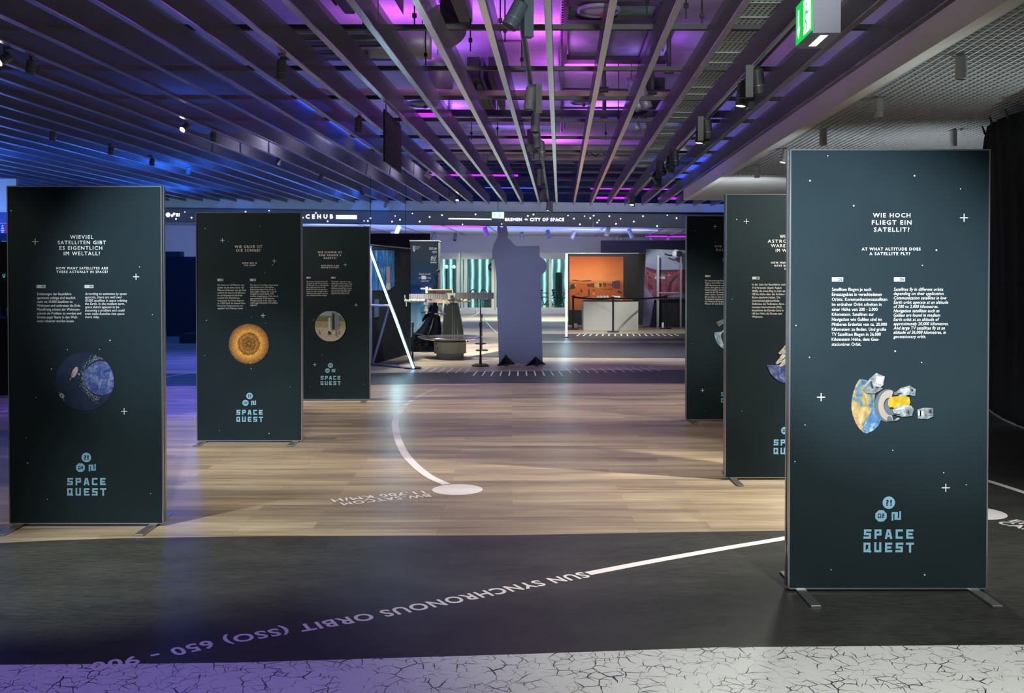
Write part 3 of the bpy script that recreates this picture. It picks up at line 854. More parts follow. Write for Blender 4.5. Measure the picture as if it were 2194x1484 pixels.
R1 = Banner('largest black banner stand asking how high a satellite flies, front right', 1691.5, 2112.5, 322.2, 1259,
    [('WIE HOCH', 1865.9, 1945.9, 455.5, 464.6), ('FLIEGT EIN', 1863.7, 1948.3, 471, 479.8), ('SATELLIT?', 1868, 1943.8, 486.2, 495)],
    [('AT WHAT ALTITUDE DOES', 1842.5, 1968, 529, 535), ('A SATELLITE FLY?', 1858.9, 1945.6, 539, 545)],
    [(1779.2, 1803.1, 592.3, 601.7, 'DE'), (1911.3, 1935, 592.3, 601.7, 'EN')],
    (1779.5, 618.1, 10.67, 118, ['Satelliten fliegen je nach', 'Einsatzgebiet in verschiedenen', 'Orbits. Kommunikationssatelliten', 'im erdnahen Orbit arbeiten in', 'einer H\u00f6he von 200 - 2.000', 'Kilometern. Satelliten zur', 'Navigation wie Galileo sind im', 'Mittleren Erdorbit von ca. 20.000', 'Kilometern zu finden. Und gro\u00dfe', 'TV Satelliten fliegen in 36.000', 'Kilometern H\u00f6he, dem Geo-', 'station\u00e4ren Orbit.'], 0),
    (1911.3, 618, 9.19, 117.3, ['Satellites fly in different orbits', 'depending on their application.', 'Communication satellites in low', 'Earth orbit operate at an altitude', 'of 200 to 2,000 kilometres.', 'Navigation satellites such as', 'Galileo are found in medium', 'Earth orbit at an altitude of', 'approximately 20,000 kilometres.', 'And large TV satellites fly at an', 'altitude of 36,000 kilometres, in', 'geostationary orbit.'], 0.2),
    [(2060, 465.5), (1757.4, 849), (2025, 1043.5)], 17.2, [(1731.5, 386.5), (1769, 333.6), (2052, 404), (1954, 376), (1972, 567), (1703, 695.5), (1825, 440), (1732, 763.5), (1971.6, 774.5), (2001.7, 534.5), (1911.3, 963), (2020.5, 1011), (1915, 750.5), (1780.6, 1220), (2068.6, 1037), (1981.2, 1231), (1702, 987), (1723.5, 908.5)])
R2 = Banner('black banner stand with the astronaut picture, half hidden by the largest one', 1555.0, 1827.0, 417.5, 1022,
    [('WIE VIELE', 1668.7, 1713.3, 502.5, 509.4), ('ASTRONAUTEN', 1642.8, 1739.2, 512.8, 519.3), ('WAREN SCHON', 1649.9, 1732, 522.5, 529), ('IM WELTALL?', 1660, 1722, 532.4, 539)],
    [('HOW MANY ASTRONAUTS', 1650.3, 1731.7, 560, 564), ('HAVE BEEN IN SPACE', 1657.2, 1724.8, 566.3, 570.4), ('SO FAR?', 1678.8, 1703, 572.8, 576.9)],
    [(1610, 1625.5, 592, 597.8, 'DE'), (1695, 1710, 592, 597.8, 'EN')],
    (1610.2, 608.6, 6.9, 76, ['In der Liste der Raumfahrer stehen', '716 Personen (Stand: August', '2025), die einen Flug in mehr als', '100 km H\u00f6he \u00fcber der Erdober-', 'fl\u00e4che absolviert haben. Die', 'international gebr\u00e4uchliche', 'Definition der F\u00e9d\u00e9ration A\u00e9ro-', 'nautique Internationale (FAI),', 'bezeichnet die K\u00e1rm\u00e1n-Linie in', '100 km H\u00f6he als Grenze zum', 'Weltraum.'], 0),
    (1695, 608.6, 6.0, 76, ['The list of space travellers has'], 0.2),
    [(1597, 473.7)], 11, [(1576.4, 469.6), (1589, 879.7), (1568, 640)])
R3 = Banner('black banner stand farthest back on the right, partly hidden by the astronaut one', 1471.0, 1667.0, 463.0, 897.8,
    [('WIE HOCH IST DIE', 1529.5, 1608.5, 525.1, 529.4), ('RAUMSTATION?', 1533.4, 1604.6, 532.4, 537.2)],
    [('AT WHAT HEIGHT', 1546.8, 1591, 552.7, 555.3), ('DOES IT FLY?', 1547.3, 1590, 557.5, 560)],
    [(1510, 1521, 588.7, 593, 'DE'), (1571, 1582, 588.7, 593, 'EN')],
    (1509.9, 600.6, 4.96, 56, ['Die Internationale Raumstation', 'fliegt in einer H\u00f6he von rund', '400 Kilometern im erdnahen', 'Orbit. Dort gibt es noch', 'Restatmosph\u00e4re der Erde', 'wodurch die ISS immer an', 'H\u00f6he verliert. Deshalb muss die', 'ISS von Zeit zu Zeit durch', 'Triebwerke angehoben werden.', 'Die ISS braucht \u00fcbrigens 92', 'Minuten f\u00fcr eine Erdumrundung.'], 0),
    (1571, 600.6, 4.3, 56, ['The International Space Station'], 0.2),
    [(1530.7, 484.8), (1504.8, 835.5)], 8.2, [(1487.8, 493.4), (1484, 735), (1510, 880), (1531.5, 518)])
# ------------------------------------------------------------------ printed pictures
NAVY = noise_material('navy_sky_print', [(0.3, '1b2438'), (0.7, '2a3650')], 6)
EARTHBLUE = noise_material('cloudy_earth_print', [(0.3, '22356a'), (0.48, '46568f'), (0.58, '6f78a6'), (0.75, '9094ba')], 26, warp=1.2)
clip = lambda pts, c, r: [p for p in pts if math.hypot(p[0] - c[0], p[1] - c[1]) <= r]
pm = L1
pm.pic('round_picture', cpts(183.5, 816, 63, 60), NAVY, 1)
earth = [(c if math.hypot(c[0] - 183.5, c[1] - 816) <= 62.5 else None) for c in cpts(219, 809, 36, 90)]
arc = [p for p in earth if p]
k0 = earth.index(None)
earth = [p for p in (earth[k0:] + earth[:k0]) if p]
big = [(183.5 + 62.5 * math.cos(a), 816 + 62.5 * math.sin(a)) for a in (math.radians(q) for q in range(-60, 61, 4))]
big = [p for p in big if math.hypot(p[0] - 219, p[1] - 809) <= 36]
ang = lambda p: math.atan2(p[1] - 809, p[0] - 212)
pm.pic('earth_picture', sorted(earth + big, key=ang), EARTHBLUE, 2, origin=(219, 809))
mb = MB()
rr = random.Random(3)
DEBRIS = mat('pale_debris_print', '9ea2ae', 0.6)
for i in range(330):
    a = math.radians(rr.uniform(95, 275))
    r = 36 + abs(rr.gauss(0, 1)) * 5.5
    u, v = 219 + r * math.cos(a), 809 + r * math.sin(a) * 1.12
    if math.hypot(u - 183.5, v - 816) < 62 and not (math.hypot(u - 219, v - 809) < 34):
        q = rr.uniform(0.4, 1.25)
        mb.poly([pm.pf(u, -v + q, 3), pm.pf(u - q, -v - q * .5, 3), pm.pf(u + q * .9, -v - q * rr.uniform(.2, 1), 3)], DEBRIS)
mb.build('debris_print', pm.fabric)
def ell(u, v, a, b, rot, n=22):
    c, s_ = math.cos(rot), math.sin(rot)
    return [(u + a * math.cos(t) * c - b * math.sin(t) * s_, v + a * math.cos(t) * s_ + b * math.sin(t) * c) for t in (2 * math.pi * i / n for i in range(n))]
def bar(u0, v0, u1, v1, w):
    L = math.hypot(u1 - u0, v1 - v0)
    nx, ny = -(v1 - v0) / L * w / 2, (u1 - u0) / L * w / 2
    return [(u0 + nx, v0 + ny), (u0 - nx, v0 - ny), (u1 - nx, v1 - ny), (u1 + nx, v1 + ny)]
PINKP, GREYP = mat('pink_dish_print', 'c79aa6', 0.6), mat('grey_dish_print', '93a3aa', 0.6)
pm.pic('dish_print', ell(162.5, 796, 12.5, 5.2, -1.15), PINKP, 3, extra=[(bar(160, 797, 152, 813, 1), GREYP, 3), (bar(166, 797, 173, 801, 1), GREYP, 3), (ell(153, 811.5, 1.6, 1, 0), GREYP, 4), (ell(172, 801, 1.8, 1.6, 0), GREYP, 4)])
pm.pic('dish_print', ell(134.8, 846.3, 6.3, 4.4, 0.8), GREYP, 3, extra=[(ell(134, 846.8, 1.8, 1.4, 0.8), NAVY, 4), (bar(130, 840, 128, 838, .8), GREYP, 3), (bar(137, 852, 140, 858, 1), GREYP, 3)])
SUN = disc_material('sun_print', [(0.0, 'b87c34'), (0.12, '5e3a18'), (0.22, 'a87230'), (0.30, '6a431c'), (0.40, 'c08a3e'), (0.48, '70481f'), (0.57, 'c48a3a'), (0.62, 'eeb052'), (0.68, 'cf9046'), (0.8, 'b27c42'), (0.9, '94683a'), (1.0, '604830')], 0.195, 46, 0.55, 0.6)
L2.pic('sun_picture', cpts(534, 736, 43.2, 72), SUN, 1, origin=(534, 736))
ring = [(u, v) for u, v in cpts(534.5, 736, 26.5, 60)]
mb = MB()
GOLDR = mat('sun_rim_print', 'f2b24e', 0.6)
for (a, b), (c, d) in zip(ring, ring[1:] + ring[:1]):
    f_ = 0.955
    i0, i1 = (534.5 + (a - 534.5) * f_, 736 + (b - 736) * f_), (534.5 + (c - 534.5) * f_, 736 + (d - 736) * f_)
    mb.poly([L2.pf(a, -b, 2), L2.pf(c, -d, 2), L2.pf(i1[0], -i1[1], 2), L2.pf(i0[0], -i0[1], 2)][::-1], GOLDR)
mb.build('sun_rim_print', L2.fabric)
# rocket photo: bands of sky, forest, field and concrete with tower and rocket
def chord(c, r, v0, v1, n=14):
    pts = []
    for i in range(n + 1):
        v = v0 + (v1 - v0) * i / n
        h_ = math.sqrt(max(0, r * r - (v - c[1]) ** 2))
        pts.append((c[0] - h_, v))
    return pts + [(2 * c[0] - p[0], p[1]) for p in pts[::-1]]
c0 = (708.2, 698.2)
sky = mat('photo_sky_print', '8fa0ae', 0.6)
forest = noise_material('photo_forest_print', [(0.35, '42543a'), (0.65, '7d8a62')], 60)
field = noise_material('photo_field_print', [(0.35, '8a7f55'), (0.65, 'b0a27a')], 50)
apron = noise_material('photo_apron_print', [(0.35, 'a89b8c'), (0.65, 'c9beb0')], 40)
L3.pic('rocket_photo', chord(c0, 33, 666.2, 676), sky, 1, extra=[(chord(c0, 33, 676, 688), forest, 1), (chord(c0, 33, 688, 701), field, 1), (chord(c0, 33, 701, 730.5), apron, 1),
    ([(704.5, 681), (706.5, 679), (708.5, 681), (709, 712), (704, 712)], mat('photo_rocket_print', 'c2c6cc', 0.6), 2), ([(710.5, 668), (722, 668), (722, 707), (710.5, 707)], mat('photo_tower_print', '77838f', 0.6), 2),
    ([(712.5, 671), (717, 671), (717, 705), (712.5, 705)], mat('photo_dark_print', '22262c', 0.6), 3), ([(722.5, 672), (727, 674), (727.5, 704), (722.5, 706)], mat('photo_tower_print'), 2),
    ([(690, 709), (703, 706), (711, 713), (694, 724)], mat('photo_pad_print', 'b9aea3', 0.6), 2), ([(704, 711), (709.5, 711), (710, 716), (703, 716)], mat('photo_dark_print'), 3),
    ([(720, 706), (721, 706), (723, 719), (718, 719)], mat('photo_tower_print'), 3), ([(684, 706), (685, 706), (686, 714), (683, 714)], mat('photo_tower_print'), 3), ([(726, 706), (727, 706), (728, 716), (725, 716)], mat('photo_tower_print'), 3)])
# satellite picture on the altitude banner
LAND = noise_material('earth_land_print', [(0.36, '2f4f78'), (0.43, '46698c'), (0.46, '76744f'), (0.56, 'a88a58'), (0.66, 'b5a582'), (0.78, 'bdbdb8')], 13, warp=0.7)
SEA = noise_material('earth_sea_print', [(0.35, '2d4f80'), (0.55, '4f779f'), (0.72, 'b9c8d4')], 18, warp=1.0)
z6 = lambda x, y: (x / 2.603 + 1680, y / 2.603 + 740)
limb = [z6(*q) for q in ((412, 185), (395, 215), (380, 255), (372, 300), (370, 345), (378, 385), (393, 425), (415, 460), (437, 480), (452, 487))]
R1.pic('earth_picture', limb + [z6(*q) for q in ((500, 440), (505, 400), (495, 360), (498, 310), (500, 255), (490, 215), (455, 190), (430, 183))], LAND, 1, origin=z6(440, 330))
R1.pic('earth_sea_picture', [z6(*q) for q in ((452, 487), (430, 460), (445, 430), (470, 385), (482, 350), (500, 340), (520, 380), (536, 405), (522, 440), (495, 468))], SEA, 2, origin=z6(490, 420))
STEEL = noise_material('satellite_steel_print', [(0.35, '5a6068'), (0.5, '7d8288'), (0.68, 'b0b2b4')], 30)
STEELD = noise_material('satellite_dark_print', [(0.35, '3c4248'), (0.65, '80868c')], 34)
BEIGE, SLATE, GOLD = mat('satellite_ring_print', '978a80', 0.6), mat('satellite_slate_print', '4e5866', 0.6), noise_material('gold_foil_print', [(0.35, '9a7a12'), (0.55, 'a88a18'), (0.75, 'c9b03c')], 36)
HILITE, SHD = mat('satellite_white_print', 'c4c6c8', 0.6), mat('satellite_black_print', '23282d', 0.6)
cr = z6(570, 330)
def ringpart(r0, r1, a0, a1, n=24, sx=0.86):
    o_ = [(cr[0] + r1 * sx * math.cos(math.radians(a0 + (a1 - a0) * i / n)), cr[1] + r1 * math.sin(math.radians(a0 + (a1 - a0) * i / n))) for i in range(n + 1)]
    i_ = [(cr[0] + r0 * sx * math.cos(math.radians(a0 + (a1 - a0) * i / n)), cr[1] + r0 * math.sin(math.radians(a0 + (a1 - a0) * i / n))) for i in range(n + 1)]
    return o_ + i_[::-1]
R1.pic('carrier_ring_picture', ringpart(22, 35, 75, 290, 30, 0.8), SLATE, 3, origin=cr, extra=[([(u + 4, v) for u, v in ringpart(17, 33, 70, 290, 30, 0.72)], BEIGE, 4), ([(u + 8, v + 2) for u, v in ringpart(6, 19, 70, 290, 26, 0.8)], SLATE, 5)])
zz = lambda *q: [z6(*p) for p in q]
R1.pic('gold_cylinder_picture', zz((575, 305), (592, 282), (660, 272), (690, 285), (696, 312), (688, 335), (660, 345), (610, 345), (582, 335)), GOLD, 6, origin=z6(635, 310), extra=[(ell(*z6(588, 312), 6, 11, 0.1), mat('gold_dark_print', 'b39220', 0.6), 7), (zz((636, 280), (642, 279), (640, 340), (634, 340)), mat('gold_dark_print'), 7)])
def box_sat(c1, c2, c3, hl):
    R1.pic('small_satellite_picture', zz(*c1), STEEL, 8, origin=z6(*c1[0]), extra=[(zz(*c2), STEELD, 9), (zz(*c3), HILITE, 10)] + [(zz(*h), SHD, 10) for h in hl])
box_sat(((428, 240), (470, 178), (505, 148), (552, 168), (545, 215), (515, 240), (470, 262)), ((432, 240), (470, 195), (490, 215), (545, 235), (500, 262), (450, 262)), ((505, 165), (545, 172), (538, 212), (500, 205)), [((470, 200), (478, 190), (490, 230), (480, 238)), ((505, 222), (522, 226), (518, 234), (500, 230))])
box_sat(((608, 262), (640, 232), (690, 218), (725, 240), (722, 278), (690, 270), (640, 280)), ((690, 222), (725, 242), (722, 278), (692, 262)), ((640, 240), (680, 232), (684, 240), (642, 248)), [((612, 266), (640, 256), (650, 260), (622, 274)), ((698, 235), (712, 240), (710, 252), (698, 248))])
box_sat(((596, 350), (650, 326), (700, 330), (715, 350), (705, 388), (650, 392), (605, 380)), ((670, 350), (714, 345), (705, 388), (672, 385)), ((612, 350), (660, 340), (662, 346), (614, 357)), [((600, 372), (640, 378), (640, 384), (604, 380)), ((680, 356), (690, 355), (688, 376), (680, 376))])
box_sat(((735, 352), (770, 342), (822, 344), (824, 390), (790, 406), (738, 402)), ((770, 344), (822, 346), (824, 388), (776, 388)), ((738, 362), (764, 360), (764, 384), (740, 386)), [((800, 352), (814, 352), (814, 372), (800, 372)), ((748, 356), (756, 356), (756, 388), (748, 388))])
R1.pic('small_parts_picture', ell(*z6(580, 402), 5, 5, 0), SLATE, 8, extra=[(ell(*z6(612, 262), 4, 4, 0), SLATE, 11), (zz((560, 412), (640, 405), (620, 416), (575, 418)), SLATE, 7), (zz((618, 400), (636, 396), (632, 408), (612, 410)), BEIGE, 8)])
# astronaut picture and window picture, half hidden
z4 = lambda *q: [(x / 4.24 + 1440, y / 4.24 + 700) for x, y in q]
cA = (1691, 772)
low = [(cA[0] + 49 * math.cos(math.radians(a)), cA[1] + 49 * math.sin(math.radians(a))) for a in range(0, 181, 6)]
R2.pic('earth_picture', [p for p in low][::-1] if False else [(cA[0] - 49, 781)] + [p for p in low[::-1] if p[1] > 781] + [(cA[0] + 49, 781)], EARTHBLUE, 1, origin=cA)
SUIT = noise_material('spacesuit_print', [(0.3, '8f8a84'), (0.5, 'b9b3aa'), (0.7, 'ded9d0')], 30)
R2.pic('astronaut_picture', z4((960, 235), (1000, 190), (1040, 140), (1075, 110), (1130, 130), (1140, 220), (1110, 270), (1080, 290), (1040, 330), (980, 362), (966, 350), (1000, 310), (950, 338), (934, 328), (970, 280), (1000, 235), (975, 248)), SUIT, 2, origin=z4((1020, 240))[0],
       extra=[(z4((1000, 245), (1030, 235), (1042, 262), (1036, 266), (1025, 244)), mat('spacesuit_fold_print', '55504a', 0.6), 3), (z4((1010, 200), (1030, 180), (1034, 186), (1016, 206)), mat('spacesuit_fold_print'), 3), (z4((985, 300), (1035, 262), (1038, 268), (990, 308)), mat('spacesuit_fold_print'), 3)])
cB = (1569, 713)
arcB = [(cB[0] + 39 * math.cos(math.radians(a)), cB[1] + 39 * math.sin(math.radians(a))) for a in range(90, 176, 5)]
R3.pic('window_picture', arcB + [(1530, 711), (1545, 710), (1552, 703), (1569, 700)], noise_material('orbit_window_print', [(0.3, '3f5a78'), (0.5, '7f9db8'), (0.7, 'c5d5e0')], 24), 1, origin=(1550, 725),
       extra=[(bar(1540, 716, 1556, 704, 1.2), HILITE, 2), (bar(1541, 716, 1549, 740, 1), HILITE, 2), (bar(1548, 706, 1553, 722, 1), HILITE, 2), (zz() or [(1533, 690), (1548, 683), (1553, 690), (1540, 699)], STEELD, 2), ([(1546, 710), (1553, 706), (1553, 730), (1549, 736), (1544, 722)], SHD, 1.5)])
# ------------------------------------------------------------------ floor graphics
def catmull(pts, n=10):
    out = []
    q = [pts[0]] + pts + [pts[-1]]
    for i in range(1, len(q) - 2):
        p0, p1, p2, p3 = q[i - 1:i + 3]
        for j in range(n):
            t = j / n
            out.append(0.5 * ((2 * p1) + (p2 - p0) * t + (2 * p0 - 5 * p1 + 4 * p2 - p3) * t * t + (3 * p1 - p0 - 3 * p2 + p3) * t ** 3))
    return out + [pts[-1]]
ZS = 0.0022
def strip(mb, pts, w, m, z=ZS):
    for a, b in zip(pts[:-1], pts[1:]):
        pass
    L, Rr = [], []
    for i, p in enumerate(pts):
        a, b = pts[max(0, i - 1)], pts[min(len(pts) - 1, i + 1)]
        t = (b - a).normalized()
        n_ = Vector((-t.y, t.x, 0)) * w / 2
        L.append(Vector((p.x, p.y, z)) + n_)
        Rr.append(Vector((p.x, p.y, z)) - n_)
    n = len(pts)
    mb.add(L + Rr, [(i + n, i + n + 1, i + 1, i) for i in range(n - 1)], m)
def sticker(name, mb, label, cat='floor sticker', group=None):
    return tag(mb.build(name), label, cat, group)
mb = MB()
strip(mb, catmull([G(*p) for p in ((850, 893), (846.5, 905), (848, 921), (853.5, 943), (867, 971), (891, 998), (921, 1021), (957, 1037.5))]), 0.072, FLOORINK)
sticker('orbit_line', mb, 'white curved orbit line on the wood floor leading to the white dot')
mb = MB()
dash = catmull([G(*p) for p in ((936, 832.5), (915, 840.5), (893, 851), (875, 863), (862, 876), (853, 888))], 8)
n = len(dash)
for i in range(0, n - 2, 2):
    a = dash[i:i + 2]
    s_ = [a[0] + (a[1] - a[0]) * 0.1, a[0] + (a[1] - a[0]) * 0.8]
    strip(mb, s_, 0.066, FLOORINK)
sticker('orbit_lettering', mb, 'broken white lettering at the far end of the curved orbit line')
mb = MB()
c = G(980, 1048.8)
mb.poly([(c.x + 0.187 * math.cos(t), c.y + 0.187 * math.sin(t), ZS) for t in (2 * math.pi * i / 48 for i in range(48))], FLOORINK)
sticker('floor_dot', mb, 'white round dot on the wood floor at the end of the curved line')
mb = MB()
c = G(2092, 1099)
mb.poly([(c.x + 0.187 * math.cos(t), c.y + 0.187 * math.sin(t), ZS) for t in (2 * math.pi * i / 48 for i in range(48))], FLOORINK)
sticker('floor_dot', mb, 'white round dot on the dark floor, half behind the largest banner')
def path_text(mb, body, path, cap, m, flip=1, bold=0.026, space=1.12, fit=True, start=0.0, scale=None):
    "lettering laid along a floor path; path runs in reading direction along the baseline"
    cum = [0]
    for a, b in zip(path[:-1], path[1:]):
        cum.append(cum[-1] + (b - a).length)
    vs, fs = text_raw(body, bold, space, 0, 3)
    xa, xb = min(v.x for v in vs), max(v.x for v in vs)
    k = (cum[-1] - start) / (xb - xa) if fit else scale
    def at(s_):
        s_ = max(0, min(cum[-1] - 1e-6, s_))
        for i in range(len(cum) - 1):
            if cum[i + 1] >= s_:
                t = (s_ - cum[i]) / max(1e-9, cum[i + 1] - cum[i])
                d_ = (path[i + 1] - path[i]).normalized()
                return path[i].lerp(path[i + 1], t), d_
    out = []
    for v in vs:
        p, d_ = at(start + (v.x - xa) * k)
        up = Vector((-d_.y, d_.x, 0)) * flip
        q = p + up * (v.y / 0.69 * cap)
        out.append(Vector((q.x, q.y, ZS)))
    mb.add(out, fs, m)
mb = MB()
path_text(mb, 'SUN SYNCHRONOUS ORBIT (SSO) 650 - 900 KM', catmull([G(*p) for p in ((1246, 1226), (1100, 1253), (782, 1315), (486, 1365), (306, 1403), (150, 1428), (73, 1441))], 6), 0.092, FLOORINK)
sticker('floor_lettering', mb, 'white upside-down lettering SUN SYNCHRONOUS ORBIT on the dark floor')
mb = MB()
path_text(mb, 'BW-SATCOM', [G(*p) for p in ((918, 1058.6), (821.6, 1066.7), (727.5, 1077))], 0.09, FLOORINK)
path_text(mb, '11.700 KM/H', [G(*p) for p in ((905.8, 1051.6), (815, 1059), (707.8, 1070))], 0.09, FLOORINK)
sticker('floor_lettering', mb, 'white upside-down lettering BW-SATCOM on the wood floor beside the dot')
mb = MB()
path_text(mb, 'EN', [G(*p) for p in ((2160, 1116.5), (2194, 1124.5), (2230, 1133))], 0.085, FLOORINK, fit=False, scale=0.125)
path_text(mb, 'CA.', [G(*p) for p in ((2134, 1120), (2178, 1130.5), (2240, 1146))], 0.085, FLOORINK, fit=False, scale=0.115)
sticker('floor_lettering', mb, 'white lettering EN and CA. on the dark floor at the photo edge')
mb = MB()
strip(mb, catmull([G(*p) for p in ((1259.5, 1229), (1400, 1202), (1560, 1173.5), (1690, 1151.5), (1850, 1119))]), 0.062, FLOORINK)
sticker('orbit_line', mb, 'straight white orbit line on the dark floor running behind the largest banner')
mb = MB()
strip(mb, catmull([G(*p) for p in ((2040, 1008), (2112, 1028.7), (2194, 1055), (2300, 1092))]), 0.058, FLOORINK)
sticker('orbit_line', mb, 'white orbit line on the dark floor right of the largest banner')
mb = MB()
strip(mb, catmull([G(*p) for p in ((-120, 897), (0, 881), (22, 878), (355, 808), (430, 796))]), 0.03, FLOORINK)
sticker('orbit_line', mb, 'thin pale orbit line on the blue-lit floor behind the left banners')
mb = MB()
for i in range(28):
    u = 905 + i * 18.6
    s_ = (u - 1115) / 185
    v1 = 795 + 0.00006 * (u - 1110) ** 2 * (-1) + (5 if 1000 < u < 1220 else 0)
    a, b = G(u + 5 * s_, v1 + 5), G(u - 12 * s_, v1 - 5)
    strip(mb, [a, b], 0.022, FLOORINK)
sticker('tick_marks', mb, 'fan of short white tick marks on the floor before the cutout figure')
mb = MB()
for i in range(17):
    u = 1240 + i * 13
    s_ = (u - 1322) / 90
    strip(mb, [G(u + 5 * s_, 719.5), G(u - 3 * s_, 715.5)], 0.03, FLOORINK)
sticker('tick_marks', mb, 'row of short white tick marks on the floor before the white table')
# ------------------------------------------------------------------ far fascia with backlit lettering
YF = 28.3
FASC = mat('grey_fascia_panel', '5f5e66', 0.6, noise=0.06)
t = thing('star_fascia', 'long grey fascia with backlit stars and lettering across the hall', 'fascia sign', P(900, 468, YF))
cuts = [-700, 449, 793.5, 869, 1271, 1620]
def fv(u, top):
    return (446.9 + (u - 350) * 0.0114) if top else (474.3 + (u - 350) * 0.0117)
for a, b in zip(cuts[:-1], cuts[1:]):
    mb = MB()
    a_, b_ = a + 0.6, b - 0.6
    mb.hexa([P(a_, fv(a, 0), YF), P(b_, fv(b, 0), YF), P(b_, fv(b, 0), YF + 0.12), P(a_, fv(a, 0), YF + 0.12), P(a_, fv(a, 1), YF), P(b_, fv(b, 1), YF), P(b_, fv(b, 1), YF + 0.12), P(a_, fv(a, 1), YF + 0.12)], FASC)
    mb.build('panel', t)
mb = MB()
for top in (0, 1):
    for a, b in zip(cuts[:-1], cuts[1:]):
        s_ = 1.3
        v0 = fv(a, top) - (s_ if top else 0)
        v1 = fv(b, top) - (s_ if top else 0)
        mb.hexa([P(a, v0 + s_, YF - 0.02), P(b, v1 + s_, YF - 0.02), P(b, v1 + s_, YF + 0.13), P(a, v0 + s_, YF + 0.13), P(a, v0, YF - 0.02), P(b, v1, YF - 0.02), P(b, v1, YF + 0.13), P(a, v0, YF + 0.13)], BLACKGLOSS)
mb.build('edge_trim', t)
def ff(u, nv):
    return P(u, -nv, YF - 0.012)
mb = MB()
fd = [(366 + 30, 454), (377, 469), (526, 453.5), (576.5, 451), (649, 466.2), (702, 473.8), (780, 473), (788, 473.3), (793.6, 467), (846.6, 462.5), (840, 474.5), (857, 470.5), (883.7, 457.2), (947, 460.8), (1019, 459), (991, 480.6), (1131, 462.3), (1143, 459.3),
      (1216.9, 461.7), (1229.5, 468.3), (1242.5, 480.4), (1252.3, 462.9), (1264.6, 467.2), (1272, 461.7), (1283.5, 471.7), (1279.7, 476.6), (1305.6, 462.9), (1329.7, 468.5), (1319.8, 479.1), (1377.7, 463), (1429.8, 460.9), (1408, 484.2), (1449.6, 467.1), (1075, 479.6), (1196, 472)]
for i, (u, v) in enumerate(fd):
    mb.poly([ff(*q) for q in disc_pts(u, -v, 1.7 if i % 3 else 1.25, 8)], GLOWW)
for u, v in ((410.3, 466.3), (676.9, 456), (899.3, 474.3), (920.5, 464.6), (1358, 474.5)):
    s_ = 2.9
    mb.poly([ff(u + s_ * (1 if i % 2 == 0 else 0.28) * math.cos(i * math.pi / 4), -v + s_ * (1 if i % 2 == 0 else 0.28) * math.sin(i * math.pi / 4)) for i in range(8)], GLOWW)
mb.build('backlit_stars', t)
mb = MB()
text_fit(mb, 'CEHUB', GLOWW, 655, 713.5, -467.8, -459.5, ff, 0.03, 1.75)
text_fit(mb, 'SPA', GLOWW, 612, 648, -467.3, -459, ff, 0.03, 1.75)
text_fit(mb, 'BREMEN', GLOWW, 1082, 1118, -473, -467, ff, 0.03, 1.2)
text_fit(mb, '\u2192', GLOWW, 1123.5, 1130, -471.5, -467.5, ff, 0.05)
text_fit(mb, 'CITY OF SPACE', GLOWW, 1135.5, 1208.5, -473.4, -467, ff, 0.03, 1.25)
mb.build('backlit_lettering', t)
mb = MB()
mb.poly([ff(720, -468.5), ff(764.5, -469), ff(764.5, -461), ff(720, -460.5)], GLOWW)
text_fit(mb, 'BREMEN', FASC, 722, 762, -467.3, -462.3, lambda u, nv: P(u, -nv, YF - 0.02), 0.0, 1.8)
mb.poly([ff(961, -469.4), ff(1053, -470.6), ff(1053, -468.4), ff(961, -467.2)], GLOWW)
mb.poly([ff(360 + 5 * a, -460 + 5 * b) for a, b in OCT], GLOWW)
mb.poly([ff(*q) for q in disc_pts(368.8, -461.7, 2.6, 12)], GLOWW)
mb.poly([ff(*q) for q in disc_pts(373, -458, 2.6, 12)], GLOWW)
strokes(mb, [[(378, -463), (378, -457.5), (381, -457.5), (381, -461)], [(380, -459), (380, -462.5), (384, -462.5), (384, -457)]], 1.5, GLOWW, ff)
mb.build('backlit_marks', t)
